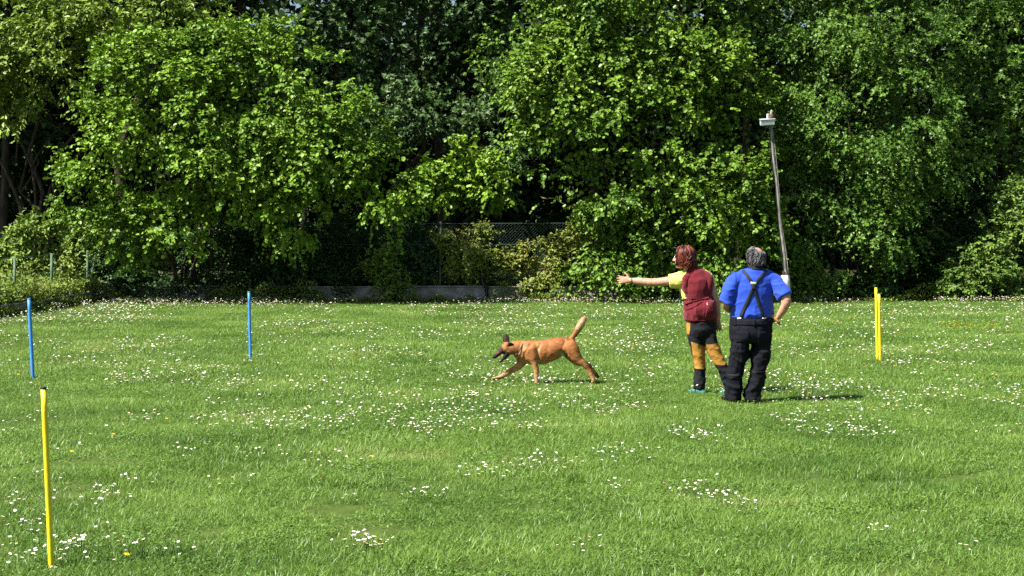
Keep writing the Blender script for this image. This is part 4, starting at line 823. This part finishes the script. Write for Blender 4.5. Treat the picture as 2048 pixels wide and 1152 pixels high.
# vest
b = B(); b.tube([(.0, .03, .83), (.0, .03, .875), (-.005, .03, .97), (-.018, .03, 1.05), (-.035, .025, 1.10), (-.042, .02, 1.20), (-.045, .012, 1.29), (-.060, .01, 1.355), (-.085, .012, 1.40), (-.105, .02, 1.45)], [(.172, .132), (.178, .145), (.178, .15), (.172, .145), (.160, .130), (.160, .135), (.160, .122), (.130, .095), (.080, .075), (.066, .064)], n=26, flat=True)
b.tube([(.02, -.085, .89), (.03, -.10, .97), (.03, -.08, 1.04)], [(.12, .04), (.125, .05), (.11, .035)], n=16)
b.tube([(-.16, .01, 1.16), (-.175, .005, 1.26), (-.165, .005, 1.325), (-.10, .005, 1.375)], [(.04, .08), (.05, .095), (.055, .085), (.05, .065)], n=14); b.tube([(.08, .01, 1.16), (.095, .005, 1.26), (.085, .005, 1.325), (.02, .005, 1.375)], [(.045, .085), (.055, .095), (.055, .085), (.05, .065)], n=14)
m = fuse(b, 'vest', .009, 3); folds(m, .022, (6, 6, 8), 33, lambda V: .5 + .5 * (V[:, 2] < 1.1)); V = co(m)
g = np.exp(-((V[:, 2] - (1.082 + .12 * V[:, 0])) / .014) ** 2); N = nrm(m); setco(m, V - N * (g * (.010 + .006 * np.sin(np.arctan2(V[:, 1], V[:, 0]) * 26)))[:, None]); m.materials.append(M['vest']); ve = link('vest', m, wo); vb = bvh_of(m)
patch(vb, ribbon([(-.185, 1.030), (-.10, 1.062), (.0, 1.085), (.06, 1.092)], .008), 30, 2, .003, 'drawcord_hem', M['vest_trim'], ve, .006)
patch(vb, ribbon([(-.175, .965), (-.10, .99), (-.03, 1.045), (.0, 1.055)], .005), 24, 2, .002, 'pocket_edge', M['vest_trim'], ve, .004)
pk = patch(vb, lambda u, v: (.035 + .135 * v + .02 * u, 0, .885 + .185 * u), 10, 10, .002, 'back_pocket', M['vest'], ve, .006)
for q in ([(.052, 1.030), (.058, 1.048)], [(.058, 1.048), (.068, 1.040)], [(.052, 1.030), (.066, 1.022)], [(.060, 1.036), (.064, 1.026)]): patch(vb, ribbon(q, .0032), 4, 1, .009, 'emblem', M['grey_print'], ve, .002)
patch(vb, ribbon([(-.165, .845), (0, .838), (.165, .845)], .010), 30, 2, .001, 'hem', M['vest_trim'], ve, .004)
# trousers with ochre panels
b = B(); b.tube([(.0, .03, .875), (.005, .03, .80), (.01, .025, .72), (.02, .02, .66)], [(.152, .118), (.158, .13), (.162, .135), (.135, .11)], n=22, flat=True)
b.tube([(-.065, .03, .78), (-.045, .025, .62), (-.022, .03, .50), (.0, .035, .38), (.005, .04, .28), (.0, .035, .16), (-.008, .03, .06)], [(.092, .10), (.087, .095), (.078, .085), (.066, .072), (.061, .068), (.062, .068), (.060, .068)], n=16, flat=True)
b.tube([(.09, .03, .78), (.105, .01, .62), (.155, -.01, .50), (.215, -.02, .38), (.265, -.025, .28), (.30, -.03, .18), (.325, -.035, .08)], [(.092, .10), (.085, .095), (.075, .085), (.066, .07), (.060, .066), (.058, .062), (.056, .062)], n=16, flat=True)
m = fuse(b, 'trousers', .009, 3); folds(m, .013, (9, 9, 14), 41, lambda V: .6 + .8 * (V[:, 2] < .3)); V = co(m); DK, OC = np.array((.014, .015, .018)), np.array((.40, .20, .040)); C = np.tile(DK, (len(V), 1))
leftleg = V[:, 0] < .055 + .12 * np.clip(.6 - V[:, 2], 0, 1) * 1.2
zt = np.where(leftleg, .575 - .35 * (V[:, 0] + .03), .575 + .15 * (V[:, 0] - .1)); zb = np.where(leftleg, .297, .345 + .0 * V[:, 0])
inl = np.where(leftleg, V[:, 0] > -.105 + .16 * (.58 - V[:, 2]), 1.0) > 0
oc = sst(V[:, 2], zb - .004, zb + .004) * (1 - sst(V[:, 2], zt - .004, zt + .004)) * inl
hip = ((V[:, 0] < -.112 - .10 * np.clip(.86 - V[:, 2], 0, .2)) & (V[:, 2] > .68) & (V[:, 2] < .86)).astype(float); C = mixc(C, OC, np.maximum(oc, hip)); paint(m, C); m.materials.append(M['pants_w']); link('trousers', m, wo)
for x, y, dx, z in ((-.01, .03, -.10, -.022), (.325, -.035, -.08, -.02)):
    b = B(); b.tube([(x + .045, y - .035, .045 + z), (x, y, .05 + z), (x + dx * .7, y + .06, .042 + z), (x + dx * 1.05, y + .10, .032 + z)], [(.038, .042), (.042, .046), (.040, .034), (.028, .022)], side=(0, 1, 0), n=14); sh = b.obj('shoe', M['shoe_t'], wo)
    b = B(); b.tube([(x + .05, y - .04, .008 + z), (x + dx * .4, y + .03, .008 + z), (x + dx * 1.1, y + .105, .008 + z)], [(.038, .012), (.042, .012), (.030, .010)], side=(0, 1, 0), n=12); b.obj('sole', M['sole'], sh)
# auburn bob
keep = lambda x, y, z: z > -.5 and not (y > .55 and z < .6) and not (y > .25 and z < .1)
rg = np.random.default_rng(19); dr = scalp(720, 13, keep); hcap = np.array(hc) - f_ * .012 + u_ * .033
L = []
for d in dr:
    th = math.acos(d[2]); arc = max(0, math.radians(100) - th) * .088; L.append(arc + .098 + rg.uniform(-.045, .03) - (max(0, th - 1.745) * .088) + .015 * (d[1] < 0))
locks(hcap, ff, dr, L, .0088, 'hair', M['hair_red'], wo, (.077, .097, .086), 1.05, .24, .10, 11, 14, 1.0, .13)

# ---- the dog
DS = 164.7; db = G(1075, 767)
dog = tag(empty('dog', db), 'tan shepherd dog with black muzzle trotting left, mouth open, tail raised', 'dog')
def dp(u, v, y=0): return np.array(((960 + u / 7.2 - 1075) / DS, y, (767 - (620 + v / 7.2)) / DS + .005))
def dr_(q): return q / 7.2 / DS
b = B()
b.tube([dp(560, 610), dp(620, 605), dp(700, 612), dp(780, 622), dp(900, 612), dp(1050, 568), dp(1160, 520), dp(1240, 492), dp(1310, 478)], [(.070, dr_(120)), (.088, dr_(150)), (.100, dr_(170)), (.108, dr_(178)), (.112, dr_(174)), (.105, dr_(160)), (.092, dr_(134)), (.082, dr_(105)), (.055, dr_(72))], side=(0, 1, 0), n=24)
b.tube([dp(680, 575), dp(580, 560), dp(500, 550), dp(430, 545)], [(.085, dr_(128)), (.078, dr_(118)), (.070, dr_(104)), (.062, dr_(84))], side=(0, 1, 0), n=20)
b.ball(dp(395, 545), (.066, .060, .060)); b.ball(dp(345, 545), (.045, .045, .040))                                  # skull, brow
b.tube([dp(350, 560), dp(300, 600), dp(250, 645), dp(205, 683)], [(.046, .046), (.036, .040), (.029, .031), (.023, .024)], side=(0, 1, 0), n=16)   # upper jaw
b.ball(dp(192, 684), (.016, .017, .015))
b.tube([dp(400, 620), dp(370, 668), dp(330, 712), dp(296, 748)], [(.042, .038), (.034, .032), (.024, .021), (.016, .013)], side=(0, 1, 0), n=14)    # lower jaw
b.ball(dp(420, 590), (.05, .055, .06))
yn, yf = -.075, .075
b.tube([dp(720, 560, yn), dp(760, 660, yn), dp(790, 760, yn), dp(808, 850, yn), dp(812, 930, yn), dp(815, 1000, yn), dp(812, 1050, yn)], [(.045, dr_(105)), (.048, dr_(95)), (.040, dr_(62)), (.032, dr_(44)), (.025, dr_(34)), (.023, dr_(31)), (.026, dr_(33))], side=(0, 1, 0), n=16)
b.tube([dp(812, 1045, yn), dp(785, 1062, yn)], [(.027, .020), (.024, .015)], side=(0, 1, 0), n=12)
b.tube([dp(690, 640, yf), dp(610, 740, yf), dp(560, 815, yf), dp(470, 875, yf), dp(370, 935, yf), dp(300, 975, yf), dp(240, 995, yf), dp(190, 1005, yf)], [(.045, dr_(100)), (.045, dr_(85)), (.038, dr_(58)), (.032, dr_(44)), (.027, dr_(38)), (.025, dr_(34)), (.025, dr_(28)), (.024, dr_(24))], side=(0, 1, 0), n=16)
b.tube([dp(1270, 510, yn), dp(1320, 570, yn), dp(1375, 660, yn), dp(1440, 735, yn), dp(1510, 790, yn), dp(1560, 860, yn), dp(1600, 940, yn), dp(1632, 1010, yn)], [(.050, dr_(105)), (.056, dr_(108)), (.050, dr_(85)), (.040, dr_(62)), (.030, dr_(42)), (.024, dr_(38)), (.023, dr_(33)), (.025, dr_(30))], side=(0, 1, 0), n=16)
b.tube([dp(1632, 1015, yn), dp(1612, 1035, yn)], [(.026, .020), (.024, .015)], side=(0, 1, 0), n=12)
b.tube([dp(1250, 540, yf), dp(1290, 640, yf), dp(1370, 730, yf), dp(1450, 780, yf), dp(1540, 795, yf), dp(1610, 860, yf), dp(1665, 930, yf), dp(1705, 975, yf)], [(.050, dr_(95)), (.052, dr_(85)), (.044, dr_(65)), (.036, dr_(48)), (.030, dr_(38)), (.024, dr_(34)), (.023, dr_(31)), (.024, dr_(26))], side=(0, 1, 0), n=16)
b.tube([dp(1300, 440), dp(1350, 375), dp(1400, 300), dp(1450, 215), dp(1490, 150)], [dr_(40), dr_(34), dr_(42), dr_(50), dr_(40)], n=14)
b.ball(dp(1195, 640), (.035, .022, .022))
for u0, v0, u1, v1, y0, y1 in ((385, 490, 372, 352, .035, .045),):                                                      # upright ear
    b.tube([dp(u0, v0, y0), dp((u0 + u1) / 2 + 6, (v0 + v1) / 2, (y0 + y1) / 2), dp(u1, v1, y1)], [(dr_(50), .017), (dr_(44), .012), (dr_(13), .005)], side=(1, 0, 0), n=12)
b.tube([dp(385, 500, -.048), dp(425, 480, -.062), dp(468, 484, -.066)], [(dr_(30), .015), (dr_(26), .011), (dr_(12), .006)], side=(0, 0, 1), n=12)   # folded-back ear
b.tube([dp(352, 480, .055), dp(346, 410, .06), dp(350, 352, .062)], [(dr_(26), .012), (dr_(20), .009), (dr_(8), .005)], side=(1, 0, 0), n=10)
m = fuse(b, 'body', .0078, 3); V = co(m); N = nrm(m)
def dline(pts, w):                                    # depth of a furrow running along a line drawn on the dog's side
    u = (V[:, 0] * DS + 115) * 7.2; v = (147 - (V[:, 2] - .005) * DS) * 7.2; best = np.full(len(V), 1e9)
    for (a, b_), (c, d) in zip(pts[:-1], pts[1:]):
        t = np.clip(((u - a) * (c - a) + (v - b_) * (d - b_)) / ((c - a) ** 2 + (d - b_) ** 2), 0, 1); best = np.minimum(best, np.hypot(u - a - t * (c - a), v - b_ - t * (d - b_)))
    return np.exp(-(best / w) ** 2)
fur_ = dline([(870, 480), (830, 580), (850, 700), (840, 800)], 20) * .013 + dline([(720, 500), (640, 620), (640, 730), (740, 790)], 18) * .009 + dline([(1215, 430), (1225, 560), (1250, 640)], 20) * .011 + dline([(590, 470), (520, 680)], 16) * .006 + dline([(1290, 620), (1380, 760), (1480, 820)], 16) * .004 + dline([(980, 470), (960, 640)], 30) * .004
fur_ = fur_ - dline([(760, 540), (770, 680)], 45) * .008 - dline([(1330, 500), (1380, 640)], 50) * .006
V = V - N * fur_[:, None]
setco(m, V + N * ((fbm(V * (28, 40, 40), 5) - .5) * .003 + (fbm(V * (9, 9, 9), 15) - .5) * .006)[:, None]); V = co(m)
U = (V[:, 0] * DS + 1075 - 960) * 7.2; W_ = (767 - 620 - (V[:, 2] - .005) * DS) * 7.2
C = np.tile((.38, .145, .042), (len(V), 1))
C = mixc(C, (.33, .105, .034), sst(-W_, -560, -400) * sst(U, 560, 900) * (1 - sst(U, 1250, 1330)) * .8)                                       # redder saddle
C = mixc(C, (.50, .27, .11), sst(W_, 640, 800) * (U > 480) * (U < 1500) * .7); C = mixc(C, (.55, .32, .15), sst(W_, 830, 960) * .6)
C = mixc(C, (.72, .45, .24), sst(-W_, -360, -230) * (U > 1280)); C = mixc(C, (.40, .33, .25), np.exp(-(((U - 1190) / 60) ** 2 + ((W_ - 640) / 40) ** 2)))
C = mixc(C, (.10, .045, .02), np.exp(-(((U - 500) / 60) ** 2 + ((W_ - 600) / 70) ** 2)) * .7)
hd = U < 480
mz = sst(-(U + (W_ - 560) * -.35), -345, -300) * hd; C = mixc(C, (.012, .010, .010), mz * (W_ < 830)); lower = hd & (W_ > 600) & (U < 420) & (W_ < 800); C = mixc(C, (.012, .010, .010), lower * 1.0)
C = mixc(C, (.20, .07, .03), np.exp(-(((U - 262) / 38) ** 2 + ((W_ - 615) / 18) ** 2)) * .9 * hd); C = mixc(C, (.50, .24, .10), np.exp(-(((U - 370) / 45) ** 2 + ((W_ - 570) / 26) ** 2)) * .9)
ears = ((W_ < 470) & (U < 425)) | ((U > 400) & (U < 490) & (V[:, 1] < -.052) & (W_ < 515)); C = mixc(C, (.030, .014, .010), ears * 1.0)
paws = (W_ > 985) & (U < 330); C = mixc(C, (.06, .035, .022), paws * .8); C = mixc(C, (.04, .022, .014), ((U > 1660) & (W_ > 915)) * .8); C = mixc(C, (.14, .055, .022), np.exp(-(((U - 1560) / 45) ** 2 + ((W_ - 800) / 30) ** 2)) * .8)
C = mixc(C, (.62, .40, .20), np.exp(-(((U - 830) / 28) ** 2 + ((W_ - 560) / 80) ** 2)) * .75); C = mixc(C, (.62, .40, .20), np.exp(-(((U - 600 + (W_ - 580) * .35) / 40) ** 2 + ((W_ - 580) / 110) ** 2)) * .6)
C = mixc(C, (.07, .03, .016), np.exp(-(((U - 510) / 50) ** 2 + ((W_ - 690) / 40) ** 2)) * .85); C = mixc(C, (.16, .06, .022), np.exp(-(((U - 700) / 26) ** 2 + ((W_ - 560) / 90) ** 2)) * .55); C = mixc(C, (.20, .075, .028), np.exp(-(((U - 880) / 22) ** 2 + ((W_ - 640) / 80) ** 2)) * .5)
C = mixc(C, (.22, .075, .026), sst(-W_, -470, -395) * sst(U, 640, 900) * (1 - sst(U, 1240, 1310)) * .7)
C = C * .84 * (.62 + .76 * fbm(V * (30, 60, 60), 8)[:, None]); paint(m, C); m.materials.append(M['coat']); link('body', m, dog)
rg = np.random.default_rng(77); nf = 1500; ar = np.empty(len(m.polygons), np.float32); m.polygons.foreach_get('area', ar); UP = np.empty(len(ar) * 3, np.float32); m.polygons.foreach_get('center', UP); UP = UP.reshape(-1, 3); pu = (UP[:, 0] * DS + 115) * 7.2; pw = (147 - (UP[:, 2] - .005) * DS) * 7.2; ar = ar * ((pu > 1330) & (pw < 400)); fi = rg.choice(len(ar), nf, p=ar / ar.sum()); cn = np.empty(len(ar) * 3, np.float32); m.polygons.foreach_get('center', cn); cn = cn.reshape(-1, 3)[fi].astype(float); fn_ = np.empty(len(ar) * 3, np.float32); m.polygons.foreach_get('normal', fn_); fn_ = fn_.reshape(-1, 3)[fi].astype(float)
v0 = np.array([m.polygons[int(i)].vertices[0] for i in fi]); cn += rg.normal(size=(nf, 3)) * .003
uu = U[v0]; ww = W_[v0]; flow = np.tile((1., 0, -.35), (nf, 1)); flow[ww > 780] = (.25, 0, -1); tl = (uu > 1310) & (ww < 430); flow[tl] = (.45, 0, .8); flow[(uu < 1000) & (uu > 480) & (ww > 600)] = (.45, 0, -.9); flow[(uu > 1280) & (ww > 560)] = (.5, 0, -.8)
dd_ = unit(flow - fn_ * (flow * fn_).sum(1)[:, None] + fn_ * .13 * (unit(flow).sum(1)[:, None] * 0 + 1) + rg.normal(size=(nf, 3)) * .08); ln = rg.uniform(.010, .020, nf); ln[tl] *= 2.8; ln[(uu > 480) & (uu < 680)] *= 1.4; ln[uu < 430] *= .45; ln[(ww > 850)] *= .6
sw = unit(np.cross(dd_, fn_)) * rg.uniform(.0012, .0022, nf)[:, None]; FV = np.stack((cn - sw, cn + sw, cn + dd_ * ln[:, None]), 1).reshape(-1, 3)
fm = mesh_np('fur', FV, np.arange(nf * 3).reshape(-1, 3), M['coat'], True); FC = C[v0] * rg.uniform(.86, 1.2, nf)[:, None]; paint(fm, np.repeat(FC, 3, 0)); fm.normals_split_custom_set_from_vertices([tuple(v) for v in np.repeat(unit(nrm(m)[v0]), 3, 0)]); fo = link('fur', fm, dog); fo['kind'] = 'stuff'
b = B(); b.tube([dp(375, 655), dp(335, 690), dp(292, 738)], [(.020, .006), (.020, .005), (.015, .004)], side=(0, 1, 0), n=10); b.obj('tongue', M['tongue'], dog)
for y in (-.014, .014): b = B(); b.tube([dp(285, 735, y), dp(278, 722, y)], [.004, .0015], n=6); b.obj('tooth', M['tooth'], dog); b = B(); b.tube([dp(318, 640, y * 1.6), dp(312, 660, y * 1.6)], [.005, .0018], n=6); b.obj('tooth', M['tooth'], dog)
for y in (-.040, .040): b = B(); b.ball(dp(318, 562, y), (.009, .007, .008), None, 10, 6); b.obj('eye', M['eye'], dog)
b = B(); b.ball(dp(186, 684), (.011, .014, .011), None, 12, 8); b.obj('nose', M['black'], dog)
b = B(); n = 40; c0, c1 = dp(615, 480), dp(530, 660); mid = (c0 + c1) / 2; hv = (c0 - c1) / 2
ring = [mid + hv * math.cos(a) * 1.16 + np.array((0, .090, 0)) * math.sin(a) for a in np.linspace(0, 6.283, n)]
b.tube(ring, [.006] * n, n=6, k=1); b.obj('collar', M['black'], dog)
